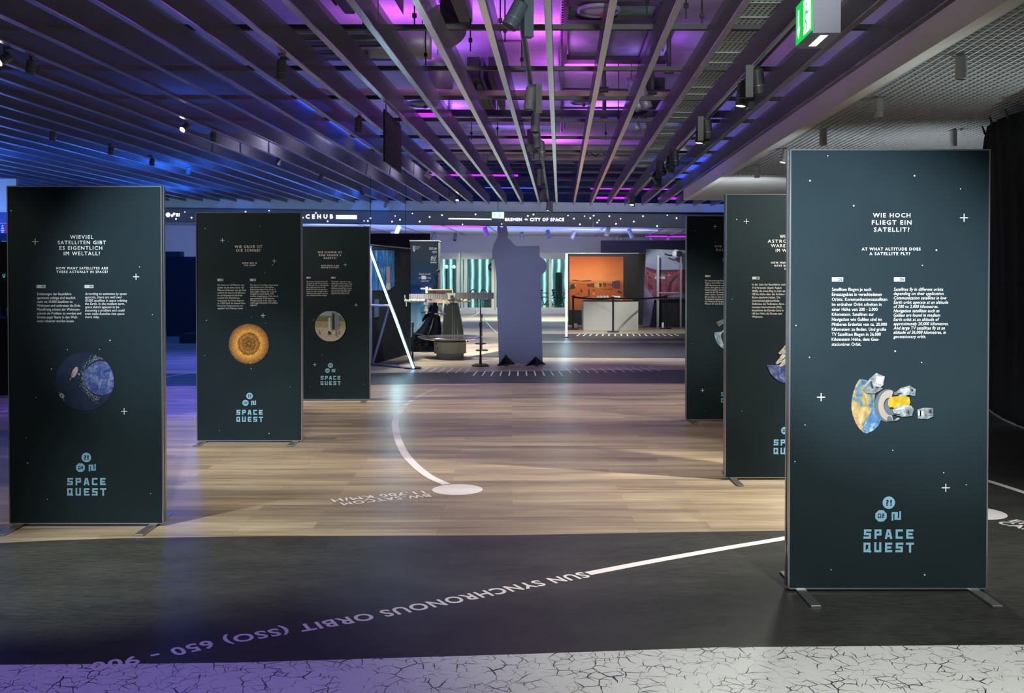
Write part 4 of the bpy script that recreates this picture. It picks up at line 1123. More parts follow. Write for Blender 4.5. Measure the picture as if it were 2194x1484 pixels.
# ------------------------------------------------------------------ exit signs and hanging board
GREEN = mat('exit_green_panel', '0aa83e', 0.5, emit='08d84a', strength=0.85)
PICTO = mat('exit_white_pictogram', 'ffffff', 0.5, emit='f4fff6', strength=1.5)
def exit_sign(origin, ex, ey, L, D, H, label, lit_under=True, flip=False):
    "box sign: ex along the green face, ey through the box; lower corner at origin"
    ez = Vector((0, 0, 1))
    ex, ey = ex.normalized(), ey.normalized()
    t = thing('exit_sign', label, 'exit sign', origin + ex * L / 2 + ey * D / 2)
    M = lambda x, y, z: origin + ex * x + ey * y + ez * z
    def bx(mb, x0, x1, y0, y1, z0, z1, m):
        mb.hexa([M(x0, y0, z0), M(x1, y0, z0), M(x1, y1, z0), M(x0, y1, z0), M(x0, y0, z1), M(x1, y0, z1), M(x1, y1, z1), M(x0, y1, z1)], m)
    mb = MB()
    bx(mb, 0, L, 0.006, D, 0, H, mat('exit_sign_case', '878d9e', 0.5))
    mb.build('case', t)
    mb = MB()
    bx(mb, 0.006, L - 0.006, 0, 0.006, 0.02, H - 0.008, GREEN)
    f = lambda x, z: M(x * L, -0.002, z * H)
    mb.poly([f(*q) for q in ((.20, .14), (.30, .42), (.235, .36), (.235, .82), (.165, .82), (.165, .36), (.10, .42))], PICTO)
    mb.poly([f(*q) for q in ((.52, .12), (.94, .12), (.94, .9), (.52, .9))], PICTO)
    g = lambda x, z: M(x * L, -0.004, z * H)
    mb.poly([g(*q) for q in disc_pts(.70, .76, .04, 10)], GREEN)
    for ln in ([(.68, .66), (.66, .42)], [(.66, .42), (.74, .3), (.70, .17)], [(.66, .42), (.6, .3), (.54, .27)], [(.68, .62), (.76, .54), (.82, .58)], [(.68, .62), (.6, .55), (.57, .45)]):
        strokes(mb, [ln], 0.045, GREEN, g)
    if flip:
        mb.poly([M(L * x, -0.006, H * z) for x, z in ((.06, .16), (.94, .16), (.94, .92), (.06, .92))], mat('exit_glow_white', 'ffffff', .5, emit='d8fff0', strength=1.6))
        mb.poly([M(L * x, -0.007, H * z) for x, z in ((.2, .3), (.3, .3), (.3, .75), (.2, .75))], mat('exit_pale_green', 'a0ffd0', .5, emit='a8f8d0', strength=1.0))
        mb.poly([M(L * x, -0.007, H * z) for x, z in ((.5, .3), (.75, .3), (.7, .75), (.55, .75))], mat('exit_pale_green'))
    mb.build('lit_panel', t)
    if lit_under:
        mb = MB()
        for i in range(3):
            x0 = L * (0.16 + 0.24 * i)
            mb.add([M(x0, D * .38, -0.001), M(x0 + L * .22, D * .38, -0.001), M(x0 + L * .22, D * .66, -0.001), M(x0, D * .66, -0.001)], [(0, 1, 2, 3)], PICTO)
        mb.build('light_slot', t)
    mb = MB()
    c_ = M(L / 2, D / 2, H)
    mb.cyl(c_, c_ + ez * (0.5 if flip else 0.2), 0.012, ALU, 8)
    mb.build('hanger', t)
    return t
o_ = CE(1738.5, 104, 1.66)
far = CE(1704.5, 104, 1.66)
exit_sign(CE(1704.5, 104.2, 1.64), -SV, RV, 0.46, 0.19, 0.30, 'large green exit sign hanging left of the beam, lit underneath')
e0 = P(1053, 469.5, 27.0)
exit_sign(e0, Vector((1, 0, 0)), Vector((0, 1, 0)), (P(1081, 469, 27.0) - e0).x, 0.08, 0.205, 'small green exit sign hanging before the fascia, above the cutout', False, True)
d1 = 12.0
bt = [P(823, 234, 1), P(858, 270, 1)]
t = thing('sign_board', 'dark hanging sign board with faint lettering, parallel to the baffles', 'sign board', CE(840, 330, 1.5))
xb = xoff(823, 234) if False else None
ca, cb = CE(823, 234, ZR - 0.02), CE(858, 270, ZR - 0.02)
hz = 0.63
mb = MB()
nrm = RV * 0.012
mb.hexa([ca + Vector((0, 0, -hz)) - nrm, cb + Vector((0, 0, -hz)) - nrm, cb + Vector((0, 0, -hz)) + nrm, ca + Vector((0, 0, -hz)) + nrm, ca - nrm, cb - nrm, cb + nrm, ca + nrm], mat('dark_sign_board', '24262c', 0.5))
mb.build('board', t)
mb = MB()
SIGNINK = mat('dim_sign_lettering', '565a66', 0.6)
ba = lambda x, z: ca.lerp(cb, x) + RV * 0.0145 + Vector((0, 0, -hz * (1 - z)))
text_fit(mb, '?!', SIGNINK, .22, .42, .72, .88, ba, 0.03)
for x, z in ((.62, .78), (.62, .62), (.62, .52), (.22, .38), (.62, .36), (.22, .22), (.62, .2)):
    for j in range(4):
        mb.poly([ba(x + j * .07, z), ba(x + j * .07 + .045, z), ba(x + j * .07 + .045, z + .05), ba(x + j * .07, z + .05)], SIGNINK)
mb.build('lettering', t)
mb = MB()
for q in (ca.lerp(cb, .1), ca.lerp(cb, .9)):
    mb.cyl(q, q + Vector((0, 0, 0.3)), 0.006, BLACK, 6)
mb.build('hanger', t)
for u, v0, v1, lab in ((793.5, 378, 503, 'thin black cable hanging above the rocket banner edge'), (869, 397, 500, 'thin black cable hanging right of the rocket banner')):
    a = CE(u, v0, ZR)
    mb = MB()
    mb.cyl(a + Vector((0, 0, 0.02)), P(u, v1, a.y), 0.006, BLACK, 6)
    tag(mb.build('hanging_cable'), lab, 'cable')
# ------------------------------------------------------------------ curtain on the right
CURT = noise_material('black_stretch_fabric', [(0.3, '06080a'), (0.7, '101416')], 3, 0.85, stretch=(6, 6, 0.4))
t = thing('black_curtain', 'tall black stretched fabric wall at the right edge, tied to the grid ceiling', 'curtain', G(2160, 900))
foot = [(2103, 866), (2112, 872), (2125, 884), (2150, 900), (2194, 919), (2300, 960), (2500, 1040)]
head_ = [(2104, 238), (2100, 220), (2092, 207), (2110, 187), (2143, 167), (2194, 135), (2300, 70), (2500, -60)]
bot = catmull([G(*p) for p in foot], 6)
n = len(bot)
mb = MB()
rows = 14
vs = []
top = []
for i, p in enumerate(bot):
    f_ = i / (n - 1)
    zt = 3.42 - 0.62 * math.exp(-f_ * 26) - 0.02 * f_ * 10
    top.append(zt)
    for j in range(rows + 1):
        g = j / rows
        bulge = 0.05 * math.sin(g * math.pi) * (1 if i else 0.4)
        vs.append((p.x + bulge + 0.012 * math.sin(i * 1.3 + g * 4), p.y + 0.02 * math.sin(i * 0.9), g * zt))
mb.add(vs, [(i * (rows + 1) + j, (i + 1) * (rows + 1) + j, (i + 1) * (rows + 1) + j + 1, i * (rows + 1) + j + 1) for i in range(n - 1) for j in range(rows)], CURT)
ob = mb.build('fabric', t, smooth=True)
sol = ob.modifiers.new('thickness', 'SOLIDIFY')
sol.thickness = 0.01
mb = MB()
mb.tube([Vector((p.x - 0.006, p.y - 0.006, 0.012)) for p in bot], 0.012, mat('grey_hem', '6f7474', 0.7), 6)
mb.build('hem', t)
for i in (3, 11, 19):
    mb = MB()
    p = Vector((bot[i].x, bot[i].y, top[i] - 0.03))
    mb.cyl(p, p + Vector((-0.05, -0.02, 0.10)), 0.016, BLACK, 8, 0.006)
    mb.build('tie', t)
# ------------------------------------------------------------------ things above the baffles
def cbox(mb, u0, v0, u1, v1, z, h, m, w=None):
    a, b = CE(u0, v0, z), CE(u1, v1, z)
    xa, da = a.dot(RV), a.dot(SV)
    xb_, db = b.dot(RV), b.dot(SV)
    cslab(mb, min(xa, xb_), max(xa, xb_), min(da, db), max(da, db), z, z + h, m)
TRAY = mat('galvanised_tray', '7e8a88', 0.45, 0.5)
def tray(x0, x1, d0, d1, z, label):
    t = thing('cable_tray', label, 'cable tray', CF((x0 + x1) / 2, (d0 + d1) / 2, z))
    k = MATS.get('perforated_tray')
    if k is None:
        kk = NT('perforated_tray', 0.45, 0.5)
        kk.b.inputs['Metallic'].default_value = 0.4
        br = kk.n('TexBrick', {'Vector': kk.coord(), 'Color1': (0.02, 0.02, 0.025, 1), 'Color2': (0.03, 0.03, 0.03, 1), 'Mortar': (0.62, 0.72, 0.7, 1), 'Scale': 1.0, 'Mortar Size': 0.016, 'Brick Width': 0.05, 'Row Height': 0.075}, offset=0.0)
        kk.base(br.outputs['Color'])
        k = kk.m
    mb = MB()
    cslab(mb, x0, x1, d0, d1, z, z + 0.004, k)
    mb.build('perforated_base', t)
    for xx in (x0, x1):
        mb = MB()
        cslab(mb, xx - 0.004, xx + 0.004, d0, d1, z - 0.005, z + 0.06, TRAY)
        mb.build('side_rail', t)
    mb = MB()
    d = d0 + 0.3
    while d < d1:
        cslab(mb, x0, x1, d, d + 0.018, z - 0.012, z - 0.002, TRAY)
        d += 0.48
    mb.build('rung', t)
tray(1.60, 1.90, 6.5, 15.2, 2.38, 'perforated grey cable tray above the baffles, right of the middle')
tray(1.58, 1.92, 16.0, 22.0, 2.40, 'second stretch of perforated cable tray, farther from the camera')
def pipe(name, label, cat, pts, r, m, group=None, n=10):
    mb = MB()
    mb.tube(pts, r, m, n)
    for p in pts[1:-1]:
        mb.lathe([(0.0001, -r), (r * .7, -r * .7), (r, 0), (r * .7, r * .7), (0.0001, r)], m, Matrix.Translation(p), 10)
    return tag(mb.build(name), label, cat, group)
CREAM = mat('cream_pipe_paint', 'b6a98c', 0.5)
PIPED = mat('dark_pipe_paint', '3a3344', 0.5)
DUCT = mat('galvanised_duct', 'a4a2ac', 0.5, 0.5)
pipe('ceiling_pipe', 'long cream pipe running across above the baffles', 'pipe', [CE(640, 196, 2.75), CE(1520, 205, 2.75)], 0.055, CREAM)
pipe('ceiling_pipe', 'dark bent pipe rising in a right angle above the middle baffles', 'pipe', [CE(1018, 200, 2.75), CE(1018, 200, 2.75) + Vector((0, 0, 0.35)), CE(1018, 200, 2.75) + Vector((0.75, 0.0, 0.35))], 0.03, PIPED)
for u, v, lab in ((1256, 238, 'left'), (1340, 238, 'middle')):
    pass
pipe('ceiling_pipe', 'thin dark pipe across, just beyond the black-framed hatch', 'pipe', [CE(1205, 190, 2.9), CE(1440, 194, 2.9)], 0.018, PIPED)
pipe('ceiling_pipe', 'thin dark pipe across, behind the silver bent ducts', 'pipe', [CE(1200, 231, 2.9), CE(1380, 231, 2.9)], 0.018, PIPED)
for i, (u, v) in enumerate(((1294, 135), (1294, 196), (1398, 140), (1433, 95))):
    a = CE(u, v + 60, 2.6)
    mb = MB()
    mb.cyl(a, a + Vector((0, 0, 0.95)), 0.028, PIPED)
    mb.cyl(a + Vector((-0.06, 0, 0.02)), a + Vector((0.06, 0, 0.02)), 0.04, PIPED)
    tag(mb.build('drop_pipe'), ('dark vertical pipe under the ceiling slab, ' + ('beside the black hatch', 'beyond the black hatch', 'right of the black hatch', 'before the purple slab on the right')[i]), 'pipe', 'dark vertical pipes')
for i, (u0, v0, v1) in enumerate(((1207, 0, 285), (963, 166, 246))):
    a, b = CE(u0, v0, 3.38), CE(u0 - 3 + 2 * i, v1, 3.38)
    mb = MB()
    for s_ in (-1, 1):
        mb.hexa([a + RV * (s_ * .03 - .008), b + RV * (s_ * .03 - .008), b + RV * (s_ * .03 + .008), a + RV * (s_ * .03 + .008)] + [q + Vector((0, 0, .04)) for q in (a + RV * (s_ * .03 - .008), b + RV * (s_ * .03 - .008), b + RV * (s_ * .03 + .008), a + RV * (s_ * .03 + .008))], mat('violet_channel', '5a5068', 0.4, 0.5))
    L = (b - a).length
    for j in range(int(L / 0.12)):
        p = a.lerp(b, (j + .5) * 0.12 / L)
        mb.box(p - Vector((.03, .02, -.005)), p + Vector((.03, .02, .03)), mat('violet_channel'))
    tag(mb.build('slotted_channel'), ('long slotted steel channel under the slab, left of the black hatch', 'short slotted steel channel right of the flexible duct')[i], 'steel channel')
def clear_bars(d0, d1):
    "trim a stretch so that it stops short of the crossbars"
    for k in range(-1, 12):
        d = 9.23 + 1.827 * k
        if d0 < d + .04 and d1 > d - .04:
            d0, d1 = (d + .05, d1) if d1 - d > d - d0 else (d0, d - .05)
    return d0, d1
# black framed hatch with pale panes
t = thing('ceiling_hatch', 'black-framed ceiling hatch with grey panes above the middle baffles', 'ceiling hatch', CE(1310, 70, 3.2))
HP = concrete_material('grey_hatch_pane', '4c6a58', '74917c', 3)
for (u0, v0, u1, v1) in ((1213, 13, 1420, 43), (1213, 56, 1300, 128), (1304, 56, 1412, 128)):
    mb = MB()
    cbox(mb, u0, v0, u1, v1, 3.26, 0.03, HP)
    mb.build('pane', t)
mb = MB()
for (u0, v0, u1, v1) in ((1206, 3, 1424, 13), (1206, 43, 1424, 52), (1206, 128, 1420, 137)):
    cbox(mb, u0, v0, u1, v1, 3.2, 0.08, BLACK)
for u0 in (1206, 1300, 1412):
    a, b = CE(u0, 3, 3.2), CE(u0, 137, 3.2)
    cslab(mb, a.dot(RV) - 0.03, a.dot(RV) + 0.03, a.dot(SV), b.dot(SV), 3.2, 3.28, BLACK)
mb.build('frame', t)
def vent(u, v, r, z, label, m=GREYLAMP):
    t = thing('ceiling_vent', label, 'ceiling vent', CE(u, v, z))
    T = Matrix.Translation(CE(u, v, z))
    mb = MB()
    mb.lathe([(r, 0.05), (r, 0.02), (r * .92, 0), (r * .86, 0.02), (r * .86, 0.05)], m, T, 32)
    mb.build('rim', t, smooth=True)
    mb = MB()
    mb.lathe([(0.0001, 0.0), (r * .35, 0.0), (r * .8, 0.035), (r * .86, 0.04)], mat('grey_vent_cone', '8d9094', 0.5), T, 32)
    mb.build('cone', t, smooth=True)
    mb = MB()
    mb.cyl(CE(u, v, z) + Vector((0.05, 0, -.05)), CE(u, v, z) + Vector((0.05, 0, 0.0)), 0.03, mat('red_sprinkler', '8c1420', 0.5), 8)
    mb.build('sprinkler', t)
vent(1283, 28, 0.26, 3.15, 'round ceiling vent in the black-framed hatch')
vent(905, 226, 0.28, 3.0, 'round pale ceiling vent behind the baffles, left of the middle')
vent(1245, 222, 0.2, 3.2, 'round vent lit magenta, right of the central track')
# ducts
DB = mat('grey_duct_box', '5f5b68', 0.6)
t = thing('duct_box', 'grey rectangular duct box above the baffles, left of the central track', 'duct', CE(970, 30, 2.75))
mb = MB()
cbox(mb, 934, -60, 1006, 48, 2.75, 0.5, DB)
mb.build('body', t)
mb = MB()
cbox(mb, 936, 49, 1004, 55, 2.78, 0.4, BLACK)
mb.build('opening', t)
def round_duct(label, a, b, r, ribs=10, m=DUCT):
    t = thing('round_duct', label, 'duct', (a + b) / 2)
    mb = MB()
    q = (b - a).to_track_quat('Z', 'Y').to_matrix().to_4x4()
    L = (b - a).length
    prof = [(0.0001, 0)]
    for i in range(ribs * 2 + 1):
        prof.append((r * (1.03 if i % 2 else 1.0), L * i / (ribs * 2)))
    prof.append((0.0001, L))
    mb.lathe(prof, m, Matrix.Translation(a) @ q, 24)
    mb.build('tube', t, smooth=True)
    mb = MB()
    for f_ in (0.15, 0.85):
        p = a.lerp(b, f_)
        mb.cyl(p + Vector((0, 0, r)), p + Vector((0, 0, r + 0.4)), 0.006, DARKBAR, 6)
    mb.build('hanger', t)
round_duct('large round metal duct lying across, lit magenta', CE(790, 88, 2.85), CE(925, 92, 2.85), 0.2)
round_duct('short flexible duct hanging open behind the third baffle from the track', CE(937, 188, 2.55), CE(937, 188, 2.55) + Vector((0.05, -0.1, 0.42)), 0.21, 6)
round_duct('round duct end with grille lit magenta, beside the grey duct box', CE(972, 82, 2.7), CE(972, 82, 2.7) + Vector((-0.2, 0.1, 0.3)), 0.17, 3)
for i, (u, v) in enumerate(((1372, 236), (1388, 232), (1367, 282), (1385, 280))):
    a = CE(u, v, 2.55)
    round_duct('silver slanted duct pipe, ' + ('upper pair, left', 'upper pair, right', 'lower pair, left', 'lower pair, right')[i], a, a + Vector((-0.16, 0.05, 0.5)), 0.075, 3)
for i, (u0, u1, v, r) in enumerate(((930, 1500, 318, 0.11), (930, 1480, 333, 0.10), (1000, 1200, 273, 0.06))):
    pipe('ceiling_duct', ('wide cream duct across above the baffles, nearer one', 'wide cream duct across above the baffles, farther one', 'pale duct piece across with a teal reflection')[i], 'duct', [CE(u0, v, 2.9), CE(u1, v + 3, 2.9)], r, CREAM if i < 2 else mat('teal_reflection_duct', '9db8b6', 0.4))  # the teal reflection is put into this duct's base colour
PB_ = mat('violet_painted_box', '4a3a78', 0.6)
t = thing('air_unit', 'violet air unit with black sides above the baffles, left of the central track', 'air unit', CE(1052, 200, 2.9))
mb = MB()
cbox(mb, 1031, 168, 1053, 238, 2.9, 0.3, PB_)
mb.build('body', t)
for u0, u1 in ((1021, 1030), (1054, 1068)):
    mb = MB()
    cbox(mb, u0, 166, u1, 238, 2.88, 0.3, BLACK)
    mb.build('side_panel', t)
LOUV = mat('louvre_steel', '4a5450', 0.5, 0.4)
t = thing('air_grille', 'dark louvred air grille with pale edges above the left baffles', 'air grille', CE(690, 100, 2.7))
for v in (73, 88, 106, 122):
    mb = MB()
    a, b = CE(590, v, 2.7), CE(826, v + 2, 2.7)
    cslab(mb, a.dot(RV), b.dot(RV), a.dot(SV), a.dot(SV) + 0.3, 2.72, 2.75, mat('louvre_dark', '1c2220', 0.6))
    cslab(mb, a.dot(RV), b.dot(RV), a.dot(SV) - .02, a.dot(SV), 2.7, 2.73, mat('louvre_edge', 'b0b4b0', 0.4, .5))
    mb.build('louvre', t)
for i, (u0, v0, u1, v1, z, h_, m_, lab) in enumerate(((680, -30, 712, 12, 2.8, .4, BLACK, 'black box above the left baffles at the top edge'), (714, -20, 733, 30, 2.8, .35, PB_, 'violet box beside the black one above the left baffles'), (826, -20, 858, 32, 2.75, .3, mat('steel_box_grey', '5a6064', .5), 'grey box with a dark edge above the baffles, left of the duct box'),
                                                 (770, 60, 800, 78, 2.7, .2, PB_, 'small violet box above the louvred grille'), (1378, 200, 1400, 235, 2.9, .25, BLACK, 'black box behind the silver duct pipes'), (1210, 255, 1330, 262, 3.3, .14, PB_, 'long violet box across, right of the central track'))):
    mb = MB()
    cbox(mb, u0, v0, u1, v1, z, h_, m_)
    tag(mb.build('service_box'), lab, 'service box', 'boxes above the baffles')
for i, (u0, v0, u1, v1, z) in enumerate(((1120, 10, 1133, 240, 3.43), (1428, 15, 1426, 120, 3.43), (1010, 60, 1100, 66, 3.43), (1060, 88, 1128, 88, 3.43))):
    a, b = CE(u0, v0, z), CE(u1, v1, z)
    mb = MB()
    mb.cyl(a, b, 0.012, PIPED, 6)
    tag(mb.build('conduit'), 'thin conduit under the slab, ' + ('along the central track', 'beside the black hatch', 'across, left of the central track', 'short one across at the central track')[i], 'conduit', 'conduits under the slab')
for i, (u, v, w_) in enumerate(((1256, 330, 40), (1240, 352, 30), (1140, 352, 60))):
    a = CE(u, v, 2.33)
    pts = [a + RV * (w_ / 40 * .5 * k / 8) + Vector((0, 0, .05 * math.sin(k * 1.7))) for k in range(9)]
    mb = MB()
    mb.tube(pts, 0.01, BLACK, 6)
    tag(mb.build('loose_cable'), 'loose black cable above the baffles, ' + ('right of the central track', 'farther right of the central track', 'by the central track')[i], 'cable', 'loose cables above the baffles')
DV = mat('dark_violet_beam', '2c2344', 0.6)
for i, (u0, u1, v, h_) in enumerate(((850, 1560, 247, .10), (900, 1500, 356, .12), (900, 1500, 384, .1))):
    mb = MB()
    a, b = CE(u0, v, 2.6), CE(u1, v + 7, 2.6)
    cslab(mb, a.dot(RV), b.dot(RV), a.dot(SV), a.dot(SV) + 0.12, 2.6, 2.6 + h_, DV)
    tag(mb.build('steel_beam'), ('dark violet steel beam across, fourth bar in depth', 'dark steel beam across before the blue lights', 'dark steel beam across near the far wall band')[i], 'steel beam')
for i, (u0, u1, v, z) in enumerate(((893, 932, 248, 2.5), (928, 1088, 376, 2.5), (1280, 1420, 404, 2.45), (1424, 1434, 426, 2.45), (1290, 1330, 425, 2.45))):
    mb = MB()
    z = 2.265
    a, b = CE(u0, v, z), CE(u1, v, z)
    w_ = 0.07 if i < 2 else 0.2
    z = 2.265
    da, db = clear_bars(a.dot(SV) - w_, a.dot(SV) + w_)
    cslab(mb, a.dot(RV) - .2, b.dot(RV) + .2, da, db, z, z + 0.03, MAGLED)
    tag(mb.build('light_strip'), 'glowing magenta light strip above the baffles, ' + ('near the dark violet beam', 'long one near the far wall band', 'wide one on the right, crossed by baffles', 'small low one beside the beam end', 'low one left of the beam end')[i], 'light strip', 'magenta light strips')
for i, (u0, v0, u1, v1) in enumerate(((630, 212, 668, 235), (700, 258, 738, 284), (752, 293, 778, 308), (1482, 338, 1496, 343), (1460, 348, 1480, 362), (1420, 348, 1432, 358), (1440, 372, 1450, 380), (1035, 398, 1140, 402))):
    mb = MB()
    a, b = CE(u0, v0, 2.28), CE(u1, v1, 2.28)
    xa, xb_ = sorted((a.dot(RV), b.dot(RV)))
    da, db = sorted((a.dot(SV), b.dot(SV)))
    xm = (xa + xb_) / 2
    if i < 3:
        da, db = clear_bars(da, db)
        cslab(mb, xm - 0.26, xm + 0.26, da, db, 2.265, 2.29, BLUELED)
    else:
        da, db = clear_bars(da, max(db, da + 0.5))
        cslab(mb, xm - max(.26, (xb_ - xa) / 2), xm + max(.26, (xb_ - xa) / 2), da, db, 2.265, 2.29, BLUELED)
    tag(mb.build('blue_lightbox'), 'glowing blue lightbox above the baffles, ' + ('nearest one left of the sign board', 'middle one left of the sign board', 'farthest one left of the sign board', 'nearest one beside the beam', 'second one beside the beam', 'left of the right-hand lamp track', 'far one beside the beam', 'long one near the far wall band')[i], 'lightbox', 'blue lightboxes')
rr = random.Random(5)
for i, (u, v) in enumerate(((888, 60), (912, 140), (1008, 110), (1072, 70), (1082, 90), (1130, 60), (1386, 30), (1470, 40), (1504, 60), (1325, 270), (1298, 300), (1010, 300), (1066, 290), (1118, 150), (1420, 110))):
    a = CE(u, v, 2.4)
    mb = MB()
    mb.cyl(a, a + Vector((0, 0, 1.05)), 0.007, BLACK, 6)
    mb.box(a + Vector((-.02, -.02, .1)), a + Vector((.02, .02, .14)), BLACK)
    tag(mb.build('threaded_rod'), 'thin black rod hanging from the ceiling slab above the baffles', 'hanger rod', 'thin rods above the baffles')
# ------------------------------------------------------------------ middle of the hall: framed display walls with LED tubes
VBAR = mat('lilac_metal_bar', '8a84b4', 0.4, 0.3)
YL = G(886, 792).y
base, topp = Vector(G(886, 791)) + Vector((0, 0, 0.02)), P(774, 485, YL)
t = thing('tube_triangle', 'triangular display frame with a slanted glowing LED tube beside the rocket banner', 'light frame', G(842, 786))
mb = MB()
mb.cyl(base, topp, 0.019, TUBE, 10)
mb.build('led_tube', t)
mb = MB()
mb.cyl(base + Vector((0.01, 0.035, 0)), topp + Vector((0.01, 0.035, 0)), 0.022, VBAR, 8)
mb.build('tube_rail', t)
nl = G(798, 782)
for a, b in ((nl + Vector((0, 0, 0.02)), P(834, 655, nl.y - 0.1)), (P(794, 653.5, nl.y - 0.05), P(834, 655.5, nl.y - 0.05)), (nl + Vector((0, 0, 0.02)), base), (nl + Vector((-.03, .02, 0.02)), P(794, 527, nl.y))):
    mb = MB()
    mb.cyl(a, b, 0.024, VBAR, 8)
    mb.build('bar', t)
lamp = point('lamp_tube', P(850, 690, YL - 0.12), 14, (0.55, 0.9, 1), 0.05)
lamp.data.energy = 12
# dark exhibit wall with the orbit picture
A, B = G(797, 783) + Vector((-1.0, -.9, 0)), None
wa, wb = G(797, 781), P(880, 600, 20.2)
wa, wb = Vector((wa.x, wa.y, 0)), Vector((wb.x, wb.y, 0))
dirw = (wb - wa).normalized()
nw = Vector((dirw.y, -dirw.x, 0))
wa2 = wa - dirw * 1.0
HW = 2.12
t = thing('exhibit_wall', 'dark exhibit wall with an orbit picture behind the LED frame', 'exhibit wall', (wa + wb) / 2)
DARKCLOTH = noise_material('dark_exhibit_cloth', [(0.3, '10161a'), (0.7, '1d282c')], 3, 0.8, stretch=(4, 4, .5))
mb = MB()
mb.hexa([wa2, wb, wb - nw * 0.12, wa2 - nw * 0.12] + [q + Vector((0, 0, HW)) for q in (wa2, wb, wb - nw * 0.12, wa2 - nw * 0.12)], DARKCLOTH)
mb.build('wall_panel', t)
mb = MB()
mb.hexa([q + Vector((0, 0, HW)) for q in (wa2 + nw * .01, wb + nw * .01, wb - nw * 0.13, wa2 - nw * 0.13)] + [q + Vector((0, 0, HW + 0.02)) for q in (wa2 + nw * .01, wb + nw * .01, wb - nw * 0.13, wa2 - nw * 0.13)], ALU)
mb.build('top_rail', t)
def onwall(u, v, off=0.01):
    "photo point on the exhibit wall"
    r = ray(u, v)
    o = wa + nw * off - Vector((0, 0, CH))
    s_ = o.dot(nw) / r.dot(nw)
    return Vector((0, 0, CH)) + r * s_
ORBIT = noise_material('orbit_picture_print', [(0.32, '0e3c70'), (0.48, '1b5f9a'), (0.6, '4f86b0'), (0.72, 'b9c7d6')], 3.2, warp=1.6, stretch=(2, 2, .7))
mb = MB()
mb.poly([onwall(u, v) for u, v in ((797, 622), (833, 622), (845, 612), (845, 536), (797, 536))], ORBIT)
pict = mb.build('orbit_picture', t)
mb = MB()
mb.poly([onwall(u, v, .014) for u, v in ((828, 606), (836, 606), (835, 571), (828, 571))], mat('solar_wing_print', 'b08a7c', 0.6))
mb.poly([onwall(u, v, .014) for u, v in ((826, 622), (836, 620), (836, 606), (828, 606))], mat('pale_module_print', 'c2c4c6', 0.6))
mb.poly([onwall(u, v, .014) for u, v in ((802, 680), (812, 678), (812, 641), (802, 641))], mat('dim_tower_print', '3f5f78', 0.6))
mb.build('picture_detail', pict)
# university poster box with curtain edge
YU = 21.4
a, b = P(878.5, 600, YU), P(939.5, 600, YU)
zt = P(0, 516.5, YU).z
t = thing('poster_box', 'tall dark blue poster box with a landing question, behind the space station model', 'poster box', ((a.x + b.x) / 2, YU + 0.3, 0))
mb = MB()
mb.box((a.x, YU + 0.006, 0), (b.x, YU + 0.6, zt), mat('poster_box_black', '0f1418', 0.7))
mb.build('body', t)
pu = lambda u, nv, off=0: P(u, -nv, YU - 0.002 - off)
PB = NT('blue_gradient_poster', 0.55, 0.3)
sp_ = PB.n('SeparateXYZ', {0: PB.coord()}).outputs[2]
nz = PB.n('TexNoise', {'Vector': PB.coord((2, 2, 2)), 'Scale': 2.0, 'Detail': 4}).outputs['Fac']
zf = PB.math('ADD', PB.math('DIVIDE', sp_, zt), PB.math('MULTIPLY', PB.math('SUBTRACT', nz, 0.5), 0.08))
PB.base(PB.ramp(zf, [(0.0, '7d97a2'), (0.3, '6c93a8'), (0.42, '4d86a4'), (0.52, '1c5c9a'), (0.62, '123a5c'), (0.8, '16303c'), (1.0, '131f26')]))
mb = MB()
mb.box((a.x, YU, 0.02), (b.x, YU + 0.006, zt), PB.m)
po = mb.build('poster', t, origin=(a.x, YU, 0))
mb = MB()
strokes(mb, [[(885.5, -527), (885.5, -535), (887.3, -538), (889, -535), (889, -527)]], 2.0, INKDIM, pu)
text_fit(mb, 'Universit\u00e4t', INKDIM, 891.5, 900, -529.8, -527.4, pu, 0.01)
text_fit(mb, 'Bremen', INKDIM, 891.5, 897.5, -533.5, -531.3, pu, 0.01)
text_fit(mb, '000', INKDIM, 919.5, 927.5, -535.3, -529.3, pu, 0.02)
text_fit(mb, 'ZARM', INKDIM, 928.5, 936, -535, -530.5, pu, 0.04)
for i, (va, vb) in enumerate(((537.5, 538.4), (539.5, 540.3), (541, 541.6), (561.5, 563.5))):
    mb.poly([pu(926 - (4 if i == 3 else 0), -vb), pu(935.5, -vb), pu(935.5, -va), pu(926 - (4 if i == 3 else 0), -va)], INKDIM)
strokes(mb, [[(923.5, -556), (925, -549)], [(925.5, -556), (927, -549), (928.5, -556), (930, -548.5), (931.5, -556), (934.5, -548)]], 1.6, INKDIM, pu)
text_fit(mb, 'RAUMFAHRT', INKDIM, 922.5, 935, -560, -557.3, pu, 0.02)
text_fit(mb, 'Gelingt dir im Rechtsfall', INK, 897.6, 922.3, -588.4, -584.5, pu, 0.0, 1.0)
text_fit(mb, 'eine', INK, 896.7, 901.5, -596.3, -592.6, pu, 0.0, 1.0)
text_fit(mb, 'Landung', INK, 913, 923, -596.3, -592.6, pu, 0.0, 1.0)
text_fit(mb, 'auf der Erde?', INK, 901.8, 918.5, -603.5, -599.7, pu, 0.0, 1.0)
mb.poly([pu(u, -v) for u, v in ((903, 598), (912.5, 598), (912.5, 590.5), (903, 590.5))], INK)
for pts, m_ in ((((879, 740), (895, 700), (925, 650), (925, 740)), '6f8792'), (((884, 735), (905, 690), (920, 670), (916, 735)), 'a3afb4'), (((900, 660), (925, 640), (925, 670), (905, 690)), '2e6d84')):
    mb.poly([pu(u, -v, .001) for u, v in pts], mat('poster_facet_' + {'6f8792': 'grey', 'a3afb4': 'pale', '2e6d84': 'teal'}[m_], m_, 0.6))
mb.build('poster_print', po)
mb = MB()
